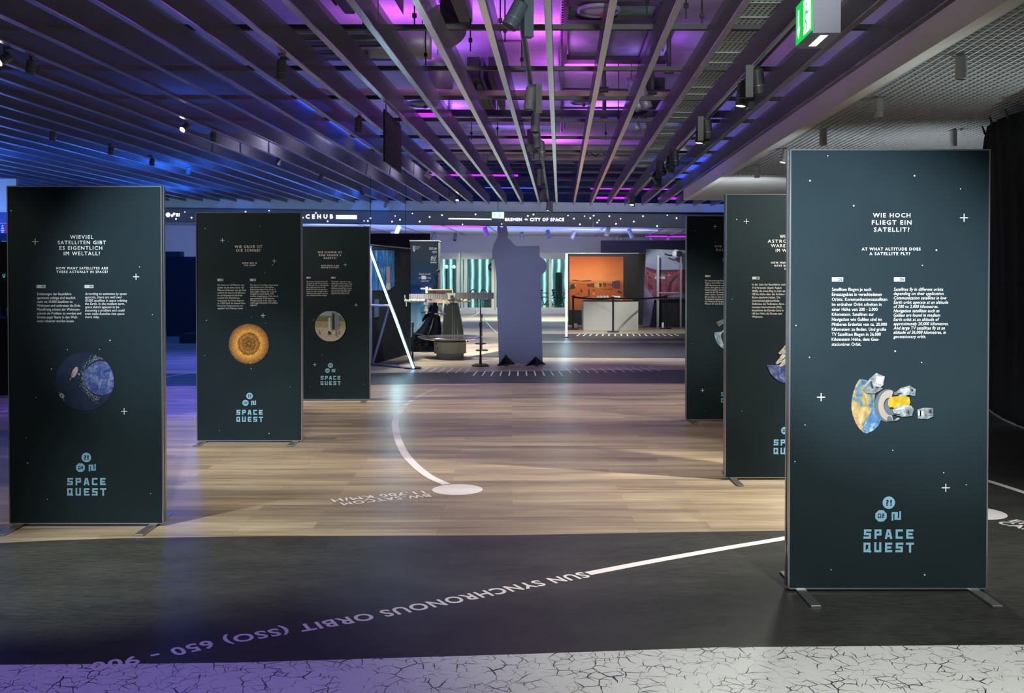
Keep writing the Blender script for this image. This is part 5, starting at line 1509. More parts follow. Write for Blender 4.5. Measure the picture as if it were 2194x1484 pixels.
mb.box((a.x - 0.01, YU - 0.01, zt), (b.x + 0.01, YU + 0.61, zt + 0.02), ALU)
mb.build('top_rail', t)
# drum-like round table with a dish top and the station model on rods
YT = G(964, 772).y
PXM = F / YT
def T3(u, v, dy=0.0):
    return P(u, v, YT + dy)
tc = Vector((T3(960, 700).x, YT + 0.6, 0))
GREYT = mat('grey_white_table_paint', 'a9aca6', 0.6, noise=0.05)
t = thing('model_table', 'round white table with a mirrored dish top carrying the station model', 'table', tc)
TT = Matrix.Translation(tc)
mb = MB()
mb.lathe([(0.0001, 0.0), (0.265, 0.0), (0.265, 0.09), (0.31, 0.095), (0.31, 0.315), (0.0001, 0.325)], GREYT, TT, 40)
mb.build('drum_base', t)
mb = MB()
for u, v in ((934.8, 749), (931.6, 739), (999, 735)):
    p = T3(u, v)
    q = (Vector((p.x, p.y, 0)) - Vector((tc.x, tc.y, 0)))
    q.y = -math.sqrt(max(0.0001, 0.31 ** 2 - min(q.x ** 2, 0.0955)))
    c_ = Vector((tc.x, tc.y, p.z)) + Vector((q.x, q.y, 0))
    mb.cyl(c_ + Vector((0, -.006, 0)), c_ + Vector((0, .01, 0)), 0.016, BLACK, 10)
mb.build('cable_hole', t)
MIRROR = mat('mirror_dish', 'c8c6c0', 0.12, 0.95)
mb = MB()
mb.lathe([(0.0001, 0.322), (0.35, 0.335), (0.60, 0.385), (0.622, 0.395), (0.622, 0.412), (0.60, 0.405), (0.3, 0.36), (0.0001, 0.345)], MIRROR, TT, 48)
mb.build('dish_top', t, smooth=True)
IVORY = mat('ivory_model_parts', 'c2baa2', 0.5)
SOLAR = NT('solar_cell_print', 0.45, 0.4)
w_ = SOLAR.n('TexBrick', {'Vector': SOLAR.coord((1, 1, 1)), 'Color1': (0.13, 0.11, 0.12, 1), 'Color2': (0.2, 0.17, 0.17, 1), 'Mortar': (0.33, 0.3, 0.28, 1), 'Scale': 1.0, 'Mortar Size': 0.004, 'Brick Width': 0.035, 'Row Height': 0.03}, offset=0.0)
SOLAR.base(w_.outputs['Color'])
COPPER = NT('copper_array_print', 0.5, 0.4)
w_ = COPPER.n('TexBrick', {'Vector': COPPER.coord((1, 1, 1)), 'Color1': (0.24, 0.17, 0.14, 1), 'Color2': (0.36, 0.27, 0.23, 1), 'Mortar': (0.3, 0.22, 0.18, 1), 'Scale': 1.0, 'Mortar Size': 0.003, 'Brick Width': 0.06, 'Row Height': 0.3}, offset=0.0)
COPPER.base(w_.outputs['Color'])
DYM = 0.6
t = thing('space_station_model', 'space station model with long solar arrays on thin rods above the round table', 'model', T3(960, 640, DYM) - Vector((0, 0, .05)))
def vbox(mb, u0, v0, u1, v1, dep, m, dy=DYM):
    p, q = T3(u0, v1, dy), T3(u1, v0, dy)
    mb.box((p.x, p.y - dep / 2, p.z), (q.x, p.y + dep / 2, q.z), m)
for nm, r_, dep, m_, dy in (('solar_array', (877, 629.5, 958, 640.5), .03, SOLAR.m, .5), ('solar_array', (978, 626.5, 1058, 640), .03, SOLAR.m, .5), ('radiator_array', (914, 620.5, 970, 630), .02, COPPER.m, .62), ('radiator_array', (914.5, 640, 968, 648), .02, COPPER.m, .62)):
    mb = MB()
    vbox(mb, *r_, dep, m_, dy)
    mb.build(nm, t)
mb = MB()
vbox(mb, 914, 619.6, 970, 621.4, .05, IVORY, .58)
vbox(mb, 968.5, 620, 970.5, 646, .05, IVORY, .58)
mb.build('array_edge', t)
mb = MB()
vbox(mb, 912, 614, 917, 628, .08, IVORY, .6)
vbox(mb, 901, 616.3, 911, 619.7, .02, COPPER.m, .6)
vbox(mb, 917, 616.3, 924, 619.7, .02, COPPER.m, .6)
mb.build('upper_mast', t)
def hmod(name, u0, u1, v, r, segs):
    mb = MB()
    a_, b_ = T3(u0, v, DYM), T3(u1, v, DYM)
    L = (b_ - a_).length
    q = (b_ - a_).to_track_quat('Z', 'Y').to_matrix().to_4x4()
    prof = [(0.0001, 0)]
    for i in range(segs):
        z = L * i / segs
        z2 = L * (i + 1) / segs
        rr_ = r * (0.75 + 0.25 * ((i * 7) % 3) / 2)
        prof += [(rr_ * .6, z), (rr_, z + (z2 - z) * .2), (rr_, z + (z2 - z) * .8), (rr_ * .6, z2)]
    prof.append((0.0001, L))
    mb.lathe(prof, IVORY, Matrix.Translation(a_) @ q, 14)
    return mb
mb = hmod('module', 866, 911, 643.8, 0.037, 5)
vbox(mb, 866.5, 631.5, 868.5, 641, .01, IVORY)
vbox(mb, 869.5, 647, 871.5, 656, .01, IVORY)
mb.build('module', t)
hmod('module', 962, 1003, 644.5, 0.042, 4).build('module', t)
mb = MB()
vbox(mb, 958, 627.5, 976, 641, .14, IVORY, .56)
vbox(mb, 965, 632.5, 971, 639.5, .02, mat('dark_radiator', '2c3446', 0.5), .48)
vbox(mb, 1000, 643, 1008, 646, .02, IVORY)
mb.build('truss_joint', t)
for u, v0, v1, ub0, ub1, vb, m_ in ((913.5, 647, 673, 902, 923, 669.3, mat('dark_blue_wing', '1c2238', 0.5)), (942.5, 648, 677, 931, 955, 672, mat('pale_blue_wing', '7f8fc0', 0.5))):
    a_, b_ = T3(u, v0, DYM), T3(u, v1, DYM)
    mb = MB()
    q = (b_ - a_).to_track_quat('Z', 'Y').to_matrix().to_4x4()
    L = (b_ - a_).length
    mb.lathe([(0.0001, 0), (.05, 0), (.05, L * .22), (.03, L * .26), (.03, L * .5), (.042, L * .55), (.042, L * .75), (.02, L * .8), (.03, L * .95), (0.0001, L)], IVORY, Matrix.Translation(a_) @ q, 12)
    ship = mb.build('docked_craft', t)
    mb = MB()
    vbox(mb, ub0, vb - 1.6, u - 2, vb + 1.6, .01, m_)
    vbox(mb, u + 2, vb - 1.6, ub1, vb + 1.6, .01, m_)
    mb.build('wing', ship)
mb = MB()
for u, v in ((954, 648), (958, 651), (950, 646), (962, 647)):
    vbox(mb, u - 2, v - 3, u + 2, v + 3, .05, IVORY)
mb.build('lower_modules', t)
for u in (969.5, 973.5, 980):
    mb = MB()
    a_ = T3(u, 641, DYM + 0.02 * (u - 973))
    mb.cyl((a_.x, a_.y, 0.352), a_, 0.007, ALU, 8)
    mb.build('support_rod', t)
# black plastic sheet draped over a stand, and dark tapered panel behind the model
YD = 20.9
SHEET = noise_material('black_plastic_sheet', [(0.3, '08090b'), (0.7, '15171a')], 5, 0.18)
dl = [(933, 640, 5), (930, 660, 8), (926, 680, 12), (920, 700, 20), (912, 715, 27), (905, 728, 31), (898, 742, 36), (896, 750, 38)]
mb = MB()
nseg = 40
vs = []
for i, (uc, v, hw) in enumerate(dl):
    c_ = P(uc + 3, v, YD)
    r = hw * YD / F
    for j in range(nseg):
        a_ = 2 * math.pi * j / nseg
        fold = 1 + 0.22 * math.sin(a_ * 7 + i * .25) * (i / 7) + 0.08 * math.sin(a_ * 13)
        vs.append((c_.x + r * fold * math.cos(a_), YD + r * .55 * fold * math.sin(a_), max(c_.z, 0.004)))
mb.add(vs, [(i * nseg + j, (i + 1) * nseg + j, (i + 1) * nseg + (j + 1) % nseg, i * nseg + (j + 1) % nseg) for i in range(len(dl) - 1) for j in range(nseg)] + [list(range(nseg))], SHEET)
o = mb.build('plastic_sheet', smooth=False)
tag(o, 'crumpled black plastic sheet draped over a stand below the poster box', 'plastic sheet')
mb = MB()
pts = [(952, 640), (978, 640), (990, 700), (996, 737), (943, 737), (948, 700)]
f_ = [P(u, v, YD - 0.5) for u, v in pts]
f_ = [Vector((p.x, p.y + 0.12 * (p.z / 1.2), p.z if i_ not in (3, 4) else 0.0)) for i_, p in enumerate(f_)]
b_ = [p + Vector((0, 0.3, 0)) for p in f_]
n = len(f_)
mb.add(f_ + b_, [list(range(n))[::-1], list(range(n, 2 * n))] + [(i, (i + 1) % n, n + (i + 1) % n, n + i) for i in range(n)], noise_material('dark_panel_cloth', [(0.3, '0b0d0c'), (0.7, '1a1c18')], 8, 0.7))
tag(mb.build('tapered_panel'), 'dark tapered panel standing right of the plastic sheet behind the model', 'panel')
t = thing('microphone_stand', 'black microphone stand behind the space station model', 'microphone stand', P(935, 745, 21.0) * 1.0)
yM = 21.25
t.location.y = yM
t.location.z = 0
MW[t] = Matrix.Translation(t.location)
mb = MB()
mb.cyl((P(935, 600, yM).x, yM, 0.0), P(935, 596, yM), 0.012, BLACK, 8)
mb.build('pole', t)
mb = MB()
mb.tube([P(935, 598, yM), P(929, 586, yM), P(936, 581, yM), P(942, 583, yM)], 0.011, BLACK, 8)
mb.build('boom', t)
mb = MB()
mb.cyl(P(934, 582, yM), P(942, 578, yM), 0.022, BLACK, 8)
mb.build('microphone', t)
mb = MB()
p = P(929, 617, yM)
mb.box((p.x, yM - 0.05, p.z - .02), (p.x + .09, yM + .05, p.z + .08), BLACK)
mb.build('clamp', t)
# rope and belt posts
POSTB = mat('black_post_paint', '17191b', 0.45)
def post(name, label, u, v, h, group, r=0.02, tip=True, br=0.155, taper=0.0):
    p = G(u, v)
    t = thing(name, label, 'barrier post', p, group)
    TM = Matrix.Translation(p)
    mb = MB()
    mb.lathe([(0.0001, 0), (br, 0.0), (br, 0.02), (br * .7, 0.032), (0.03, 0.036), (0.0001, 0.036)], POSTB, TM, 28)
    mb.build('base', t)
    mb = MB()
    mb.lathe([(r + taper, 0.03), (r, h * .35), (r, h - .06), (0.0001, h - .06)], POSTB, TM, 14)
    mb.build('pole', t)
    mb = MB()
    mb.lathe([(r * 1.4, h - .08), (r * 1.5, h - .07), (r * 1.5, h - .01), (r * 1.2, h), (0.0001, h)], POSTB, TM, 14)
    mb.build('cap', t)
    return p
RG = 'slim posts around the space station model'
r1 = post('rope_post', 'nearest slim black post right of the round model table, thick base', 1029.5, 784, 0.77, RG, 0.014, br=0.15, taper=0.012)
r2 = post('rope_post', 'black post half hidden at the foot of the slanted LED tube', 884, 789, 0.78, RG, 0.016, br=0.15)
r3 = post('rope_post', 'slim post behind the nearest one, middle of the three on the right', 1032.5, 751, 0.78, RG, 0.010, br=0.13)
r4 = post('rope_post', 'slim post farthest back of the three right of the model table', 1029.5, 737, 0.78, RG, 0.010, br=0.13)
r5 = post('rope_post', 'slim post standing behind the dish of the model table', 954.5, 740, 0.75, RG, 0.010, br=0.13)
mb = MB()
pp = Vector((G(1029.5, 784).x, G(1029.5, 784).y + 0.3, 0))
mb.cyl(pp, P(1029, 640, pp.y), 0.009, BLACK, 8)
mb.lathe([(0.0001, 0), (0.11, 0), (0.11, .012), (0.0001, .014)], BLACK, Matrix.Translation(pp), 20)
tag(mb.build('lamp_pole'), 'thin tall black pole standing just behind the nearest slim post', 'pole')
def rope(a, b, sag, r, m, label, cat='rope'):
    a, b = Vector(a), Vector(b)
    pts = [a.lerp(b, i / 14) - Vector((0, 0, sag * 4 * (i / 14) * (1 - i / 14))) for i in range(15)]
    mb = MB()
    mb.tube(pts, r, m, 6)
    return tag(mb.build('barrier_rope'), label, cat, 'ropes between the slim posts')
ROPE = mat('grey_rope', '8d9498', 0.7)
top_ = lambda p, h: Vector((p.x, p.y, h))
rope(top_(r5, 0.74), top_(r4, 0.75), 0.13, 0.008, ROPE, 'grey rope sagging behind the station model')
rope(top_(r3, 0.74), P(1075, 720, r3.y), 0.05, 0.008, ROPE, 'grey rope running from the middle slim post to the cutout')
rope(top_(r2, 0.62), P(886, 727, r2.y + .05) + Vector((0.35, 1.0, -.02)), 0.02, 0.008, ROPE, 'short grey rope by the post at the LED tube')
# cutout figure seen from behind
YC = G(1116, 780).y
CUT = [(1069, 777), (1066.4, 695.5), (1064.4, 620), (1061.7, 564.8), (1060.3, 552.7), (1056.5, 556.3), (1051.6, 556.7), (1054.9, 550), (1054.3, 537.8), (1057.6, 524.4), (1062.4, 515), (1066.4, 506.8), (1066.4, 497.4), (1064.8, 491), (1065.7, 486.6), (1066.5, 481), (1068.4, 477.2),
       (1070.4, 484), (1074, 487.5), (1077.9, 486.6), (1079, 481), (1081.2, 476.5), (1083, 481), (1085.3, 481.2), (1085.5, 486), (1087.3, 490.7), (1087, 494), (1089, 498.8), (1088.5, 503), (1086.6, 508.2), (1092, 513), (1097.4, 518.3), (1101, 523), (1106.8, 527), (1119, 526.8), (1156, 526), (1156.7, 550)]
CUT += [(1152 + 19.8 * math.cos(math.radians(a)), 570 + 19.8 * math.sin(math.radians(a))) for a in range(-70, 72, 10)] + [(1158, 589), (1158, 620), (1160.5, 687), (1162.8, 781.8)]
t = thing('cutout_figure', 'tall grey cutout board of a figure with a helmet, seen from behind', 'cutout', (P(1116, 700, YC).x, YC, 0))
CB = mat('grey_cutout_back', '8f94ac', 0.75, noise=0.04)
mb = MB()
f_ = [P(u, v, YC) for u, v in CUT]
b_ = [p + Vector((0, 0.02, 0)) for p in f_]
n = len(f_)
mb.add(f_ + b_, [list(range(n))[::-1], list(range(n, 2 * n))] + [(i, (i + 1) % n, n + (i + 1) % n, n + i) for i in range(n)], CB)
mb.build('board', t)
BR = mat('dark_bracket', '231f28', 0.5)
for ua, va, uf, vf, ur in ((1083, 760, 1063.5, 786.5, 1104.5), (1147, 763, 1126, 789.5, 1170)):
    ax = P(ua, va, YC)
    g0 = Vector((ax.x, YC - 0.002, 0.0))
    fr = G(uf, vf)
    mb = MB()
    h_ = ax.z
    d_ = Vector((fr.x - g0.x, -0.34, 0))
    sd = Vector((0.02, 0, 0))
    mb.add([g0, g0 + d_, g0 + Vector((0, 0, h_)), g0 + sd, g0 + d_ + sd, g0 + Vector((0, 0, h_)) + sd], [(0, 1, 2), (5, 4, 3), (0, 3, 4, 1), (1, 4, 5, 2), (2, 5, 3, 0)], BR)
    xr = P(ur, 780, YC).x
    mb.add([g0 + Vector((0, -.03, 0)), Vector((xr, YC - 0.03, 0)), g0 + Vector((0, -.03, h_)), g0 + Vector((0, -.004, 0)), Vector((xr, YC - 0.004, 0)), g0 + Vector((0, -.004, h_))], [(0, 1, 2), (5, 4, 3), (0, 3, 4, 1), (1, 4, 5, 2), (2, 5, 3, 0)], BR)
    mb.box((g0.x - .02, YC - .36, 0), (g0.x + .05, YC - .0, .012), BR)
    mb.build('foot_bracket', t)
# orange landscape wall with upright LED tube
YM = 32.0
a, b = P(1218, 543, YM), P(1386, 547, YM)
t = thing('exhibit_wall', 'black exhibit wall with a large orange desert landscape, behind the white table', 'exhibit wall', ((a.x + b.x) / 2, YM, 0))
mb = MB()
mb.box((a.x, YM, 0), (b.x, YM + .15, a.z), BLACK)
mb.build('wall_panel', t)
mb = MB()
mb.box((a.x - .02, YM - .01, a.z), (b.x, YM + .16, a.z + .02), ALU)
mb.build('top_rail', t)
zs = [P(0, v, YM).z for v in (664, 549)]
OR = NT('orange_landscape_print', 0.6, 0.2)
sp_ = OR.n('SeparateXYZ', {0: OR.coord()}).outputs
nz = OR.n('TexNoise', {'Vector': OR.coord((0.6, 1, 2)), 'Scale': 1.6, 'Detail': 5}).outputs['Fac']
zf = OR.math('ADD', OR.math('DIVIDE', sp_[2], zs[1] - zs[0]), OR.math('MULTIPLY', OR.math('SUBTRACT', nz, 0.5), 0.16))
xf = OR.math('DIVIDE', sp_[0], P(1335.5, 0, YM).x - P(1220, 0, YM).x)
xf = OR.math('ADD', xf, OR.math('MULTIPLY', OR.math('SUBTRACT', nz, 0.5), 0.4))
c1 = OR.ramp(zf, [(0.0, '9a5a3a'), (0.25, 'b8602f'), (0.5, 'c4652f'), (0.56, 'f59a5c'), (0.72, 'f08a4a'), (1.0, 'b9552a')])
OR.base(OR.mix(OR.math('MULTIPLY', OR.math('MAXIMUM', OR.math('SUBTRACT', xf, 0.55), 0.0), 1.2), c1, '6a3322'))
pm_ = lambda u, nv, off=0.0: P(u, -nv, YM - 0.004 - off)
mb = MB()
mb.poly([pm_(1220, -664), pm_(1335.5, -664), pm_(1335.5, -549.5), pm_(1220, -549)], OR.m)
pic_ = mb.build('landscape_picture', t, origin=pm_(1220, -664))
BRN, BRD, YEL, MAUVE = mat('brown_print', '5e3424', 0.6), mat('dark_brown_print', '36201c', 0.6), mat('ochre_print', 'c79a52', 0.6), mat('mauve_rock_print', '4a2c34', 0.6)
mb = MB()
zr = lambda *q: [(x / 7.067 + 1190, -(y / 7.067 + 430)) for x, y in q]
for pts, m_, off in ((zr((210, 1200), (300, 1195), (380, 1210), (520, 1200), (560, 1215), (430, 1225), (300, 1212)), BRN, .002), (zr((230, 1270), (290, 1250), (320, 1260), (310, 1300), (290, 1330), (215, 1345)), BRD, .002), (zr((290, 1255), (318, 1262), (308, 1305), (290, 1290)), YEL, .003),
                     (zr((475, 1260), (590, 1245), (600, 1310), (480, 1300)), BRN, .002), (zr((590, 1250), (650, 1235), (710, 1240), (715, 1310), (640, 1320), (590, 1300)), YEL, .003), (zr((660, 1245), (700, 1245), (706, 1300), (668, 1310)), BRD, .004), (zr((715, 1240), (770, 1245), (765, 1300), (735, 1300)), BRN, .003),
                     (zr((780, 1255), (860, 1265), (860, 1280), (780, 1262)), BRD, .002), (zr((860, 1225), (930, 1205), (975, 1210), (985, 1330), (900, 1330), (855, 1300)), MAUVE, .003), (zr((690, 1340), (860, 1330), (880, 1345), (760, 1345)), BRD, .002),
                     (zr((375, 1370), (390, 1320), (410, 1380), (400, 1390)), BRD, .003), (zr((250, 1440), (375, 1390), (390, 1395), (240, 1448)), BRD, .002), (zr((495, 1340), (515, 1335), (520, 1420), (500, 1430)), BRD, .003), (zr((350, 1475), (500, 1430), (540, 1440), (380, 1484)), BRN, .002),
                     (zr((560, 1345), (600, 1350), (600, 1360), (565, 1358)), BRD, .002), (zr((925, 1380), (960, 1360), (1010, 1380), (1012, 1410), (950, 1390)), BRD, .002), (zr((560, 1395), (590, 1385), (592, 1430), (570, 1420)), YEL, .002)):
    mb.poly([pm_(u, nv, off) for u, nv in pts][::-1], m_)
mb.build('picture_detail', pic_)
p = G(1213.5, 723)
t = thing('led_tube', 'upright glowing white LED tube left of the orange landscape wall', 'light tube', p)
mb = MB()
mb.cyl(p + Vector((0, 0, 0.03)), P(1214, 543, p.y), 0.026, TUBE, 12)
mb.build('tube', t)
mb = MB()
mb.cyl(p, p + Vector((0, 0, .03)), 0.05, ALU, 14)
mb.build('tube_foot', t)
point('lamp_tube', p + Vector((-0.05, -0.15, 1.1)), 12, (0.7, 0.93, 1), 0.05)
# white curved table with a landscape model
YW = G(1310, 708).y
t = thing('display_table', 'white curved table with an orange landscape model on top', 'table', (P(1309, 700, YW).x, YW + .4, 0))
xl, xm, xr = P(1250, 700, YW + .25).x, P(1313, 700, YW).x, P(1368, 700, YW + .18).x
zt = P(0, 645.5, YW).z
outl = [(xl + (xr - xl) * i / 24, YW + .24 * (1 - math.sin(math.pi * (.06 + .88 * i / 24)) ** 1.0) * 1.2) for i in range(25)] + [(xr, YW + .9), (xl, YW + .9)]
mb = MB()
mb.prism(outl, 0, zt, mat('white_table_front', 'b8b6b0', 0.5, noise=0.03))
mb.build('body', t)
mb = MB()
mb.prism([(x * 1.0, y - (.01 if y < YW + .5 else 0)) for x, y in outl], zt, zt + .025, BLACKGLOSS)
mb.build('table_top', t)
TER = noise_material('orange_terrain_model', [(0.35, '8e5530'), (0.65, 'c27c46')], 6)
mb = MB()
nx, ny = 26, 8
vs = []
for j in range(ny + 1):
    for i in range(nx + 1):
        fx, fy = i / nx, j / ny
        z = zt + .026 + (0.09 * max(0, math.sin(fx * 9 + 1.3) * math.cos(fy * 4 - fx * 3)) + .04 * math.sin(fx * 23 + fy * 11) ** 2) * math.sin(math.pi * fy) * math.sin(math.pi * fx) ** .5
        vs.append((xl + .12 + (xr - xl - .2) * fx, YW + .27 + .58 * fy, z))
mb.add(vs, [(j * (nx + 1) + i, j * (nx + 1) + i + 1, (j + 1) * (nx + 1) + i + 1, (j + 1) * (nx + 1) + i) for j in range(ny) for i in range(nx)], TER)
tag(mb.build('terrain_model'), 'orange desert terrain model on the white curved table', 'terrain model')
WM = mat('white_model_paint', 'e4e2dc', 0.5)
for i, u in enumerate((1281, 1287.5, 1294.5, 1301)):
    mb = MB()
    c_ = P(u, 636.5, YW + .35)
    mb.lathe([(0.0001, -.06), (.035, -.05), (.05, 0), (.035, .04), (0.0001, .052)], WM, Matrix.Translation(c_), 16)
    tag(mb.build('model_dome', smooth=True), 'small white model dome on the terrain, %s from the left' % ordinal(i + 1), 'model dome', 'white domes on the terrain model')
mb = MB()
a_, b_ = P(1311, 637.5, YW + .35), P(1328, 638.5, YW + .35)
mb.cyl(a_, b_, 0.062, WM, 18)
tag(mb.build('model_habitat'), 'white cylinder model lying on the terrain, right of the domes', 'model')
mb = MB()
mb.box(P(1268, 640, YW + .35) - Vector((0, 0, .05)), P(1279, 637, YW + .45), mat('beige_model', 'c9a878', 0.6))
tag(mb.build('model_slab'), 'beige slab model on the terrain, left of the domes', 'model')
for i, (u, v) in enumerate(((1332, 642), (1340, 641), (1356, 641), (1345, 636))):
    mb = MB()
    c_ = P(u, v, YW + .3)
    mb.cyl((c_.x, c_.y, zt + .02), c_, 0.006, POSTB, 6)
    mb.lathe([(0.0001, -.015), (.022, 0), (0.0001, .015)], WM if i < 3 else POSTB, Matrix.Translation(c_), 10)
    tag(mb.build('model_rover'), 'tiny ' + ('white piece right of the lying cylinder', 'white piece, second right of the lying cylinder', 'white piece near the right end of the table', 'dark aerial piece above the terrain')[i], 'model')
BG = 'black belt posts at the white table'
b1 = post('belt_post', 'black belt post left of the white table, before the orange picture', 1228, 705.5, 1.0, BG, 0.028, br=0.17)
b2 = post('belt_post', 'black belt post in front of the middle of the white table', 1313.5, 711.5, 1.0, BG, 0.028, br=0.17)
b3 = post('belt_post', 'black belt post right of the white table, by the red poster', 1426.5, 704.5, 1.0, BG, 0.028, br=0.17)
for a_, b_, lab in ((b1, b2, 'black barrier belt across the left half of the white table'), (b2, b3, 'black barrier belt from the white table to the red poster')):
    p, q = top_(a_, .93), top_(b_, .93)
    mb = MB()
    for i in range(10):
        s0, s1 = i / 10, (i + 1) / 10
        f0, f1 = p.lerp(q, s0) - Vector((0, 0, .14 * s0 * (1 - s0))), p.lerp(q, s1) - Vector((0, 0, .14 * s1 * (1 - s1)))
        e_ = Vector((0, .003, 0))
        mb.hexa([f0 - e_, f1 - e_, f1 + e_, f0 + e_] + [x_ + Vector((0, 0, .05)) for x_ in (f0 - e_, f1 - e_, f1 + e_, f0 + e_)], BLACK)
    tag(mb.build('barrier_belt'), lab, 'barrier belt', 'belts between the belt posts')
for u, v, w, h_, lab in ((1233.5, 699, 7, 9, 'small white card leaning by the left belt post'), (1420, 699, 4.5, 11, 'small white can standing by the right belt post')):
    c_ = G(u, v + 5)
    mb = MB()
    ww = w * c_.y / F
    mb.box((c_.x - ww / 2, c_.y - .02, 0.036), (c_.x + ww / 2, c_.y + .02, h_ * c_.y / F + 0.036), WM)
    tag(mb.build('white_card' if w > 5 else 'white_can', bevel=0.004), lab, 'card' if w > 5 else 'can')
# red poster wall with frame
YR = 30.6
t = thing('red_poster', 'tall grey and red planet poster right of the white table', 'poster', (P(1420, 690, YR).x, YR, 0))
pr = lambda u, nv, off=0.0: P(u, -nv, YR - off)
SKYG = noise_material('grey_blue_sky_print', [(0.35, '7d8598'), (0.65, '9aa0b0')], 1.5)
REDG = noise_material('red_ground_print', [(0.35, '64303e'), (0.65, '9a5560')], 4)
REDD = mat('dark_red_print', '4a2030', 0.6)
LIL = noise_material('lilac_ground_print', [(0.35, '6c6684'), (0.65, '8f88a6')], 4)
mb = MB()
outl = [(1377, 698), (1384, 533), (1472, 536), (1474, 640), (1402, 642), (1393, 697)]
f_ = [pr(u, -v) for u, v in outl]
b_ = [p + Vector((0, .05, 0)) for p in f_]
n = len(f_)
mb.add(f_ + b_, [list(range(n))[::-1], list(range(n, 2 * n))] + [(i, (i + 1) % n, n + (i + 1) % n, n + i) for i in range(n)], LIL)
brd = mb.build('board', t)
mb = MB()
for pts, m_, off in ((((1384, 533), (1472, 536), (1472, 578), (1409, 579), (1383, 572)), SKYG, .004), (((1383, 571), (1409, 578), (1472, 577), (1472, 626), (1404, 640), (1381, 612)), REDG, .005), (((1384, 572), (1409, 579), (1455, 577), (1450, 582), (1400, 584), (1386, 578)), REDD, .006),
                     (((1430, 625), (1434, 604), (1448, 590), (1455, 588), (1440, 606), (1437, 626)), REDD, .007), (((1387, 606), (1398, 612), (1400, 620), (1390, 618)), REDD, .007), (((1390, 590), (1396, 594), (1394, 598), (1388, 596)), REDD, .007), (((1386, 582), (1390, 584), (1389, 589), (1385, 587)), REDD, .007)):
    mb.poly([pr(u, -v, off) for u, v in pts][::-1], m_)
mb.poly([pr(u, -v, .008) for u, v in ((1403, 597.3), (1425, 597.3), (1425, 592), (1403, 592))], INKDIM)
text_fit(mb, 'W\u00fcrdest du', INKDIM, 1402, 1436, -590.6, -587, lambda u, nv: pr(u, nv, .008), 0.0)
mb.build('poster_print', brd)
for u0, u1, v0, v1, nm in ((1406.5, 1412, 547, 698, 'post'), (1456, 1460, 549, 698, 'post')):
    mb = MB()
    p, q = P(u0, v1, YR - .2), P(u1, v0, YR - .2)
    mb.box((p.x, YR - .25, 0), (q.x, YR - .17, q.z), ALU)
    mb.build(nm, t)
mb = MB()
p, q = P(1412, 628, YR - .2), P(1456, 625.5, YR - .2)
mb.box((p.x, YR - .22, p.z), (q.x, YR - .18, q.z), ALU)
mb.build('crossbar', t)
t = thing('black_counter', 'black counter standing under the red poster', 'counter', (P(1435, 690, YR).x, YR + .3, 0))
mb = MB()
p, q = P(1396, 697, YR + .1), P(1640, 640, YR + .1)
mb.box((p.x, YR + .1, 0), (q.x, YR + .7, q.z), BLACK)
mb.build('body', t)
c_ = P(1449, 543, YR - .3)
t = thing('astronaut_helmet', 'white and black helmet exhibit on top of the framed red poster', 'helmet', c_ - Vector((0, 0, .12)))
mb = MB()
mb.lathe([(0.0001, .13), (.08, .11), (.13, .03), (.135, -.05), (.11, -.12), (0.0001, -.12)], mat('white_helmet_shell', 'bfc3d0', 0.4), Matrix.Translation(c_), 20)
mb.build('shell', t, smooth=True)
mb = MB()
mb.box(c_ + Vector((-.02, -.15, -.09)), c_ + Vector((.14, -.08, .07)), BLACKGLOSS)
mb.build('visor', t, bevel=0.02)
mb = MB()
mb.tube([c_ + Vector((-.13, -.02, -.06)), c_ + Vector((-.25, -.06, -.05)), c_ + Vector((-.36, -.04, -.01))], 0.02, BLACK, 8)
mb.build('hose', t)
# ------------------------------------------------------------------ left side: dark booth, monitor, far partition
YK = 14.0
p, q = P(-160, 657, YK), P(38, 517, YK)
t = thing('dark_screen', 'black display board with a cyan letter, cut by the left photo edge', 'display board', ((p.x + q.x) / 2, YK, 0))
mb = MB()
mb.box((p.x, YK, p.z), (q.x, YK + .08, q.z), BLACKGLOSS)
mb.build('board', t)
mb = MB()
text_fit(mb, 'U', mat('cyan_glow_letter', '20c0c8', 0.5, emit='20d0d8', strength=1.3), 6, 11, -594, -586.5, lambda u, nv: P(u, -nv, YK - .004), 0.02)
mb.build('glowing_letter', t)
for u in (-60, 6):
    mb = MB()
    p = P(u, 600, YK)
    mb.box((p.x - .03, YK + .02, 0), (p.x + .03, YK + .06, 1.2), BLACK)
    mb.build('leg', t)
mb = MB()
p, q = P(-160, 845, 13.4), P(60, 680, 13.4)
mb.box((p.x, 13.2, 0), (q.x, 13.9, q.z), BLACK)
tag(mb.build('black_counter'), 'black counter below the display board at the left edge', 'counter')
YN = 19.0
t = thing('wall_monitor', 'blue lit monitor with white bars at the left photo edge', 'monitor', P(0, 500, YN))
mb = MB()
p, q = P(-120, 516, YN), P(17, 479, YN)
mb.box((p.x, YN, p.z), (q.x, YN + .06, q.z), mat('grey_monitor_case', '4a4c58', 0.5))
mb.build('case', t)
mb = MB()
pn = lambda u, nv, off=.003: P(u, -nv, YN - off)
mb.poly([pn(-118, -500), pn(12, -500), pn(12, -479.5), pn(-118, -479.5)], mat('blue_screen', '2030a0', 0.4, emit='2a48c8', strength=0.55))
mb.poly([pn(12, -500), pn(16, -500), pn(16, -479.5), pn(12, -479.5)], mat('pink_screen', 'a02040', 0.4, emit='b02848', strength=0.55))
for i, (w, v) in enumerate(((3, 482.5), (4.5, 486), (6, 489.5), (8, 493.5), (5, 497))):
    mb.poly([pn(5.5 - w / 2, -v - 1, .006), pn(5.5 + w / 2, -v - 1, .006), pn(5.5 + w / 2, -v + 1, .006), pn(5.5 - w / 2, -v + 1, .006)], mat('screen_white', 'd0d4e8', 0.4, emit='c8d0f0', strength=0.7))
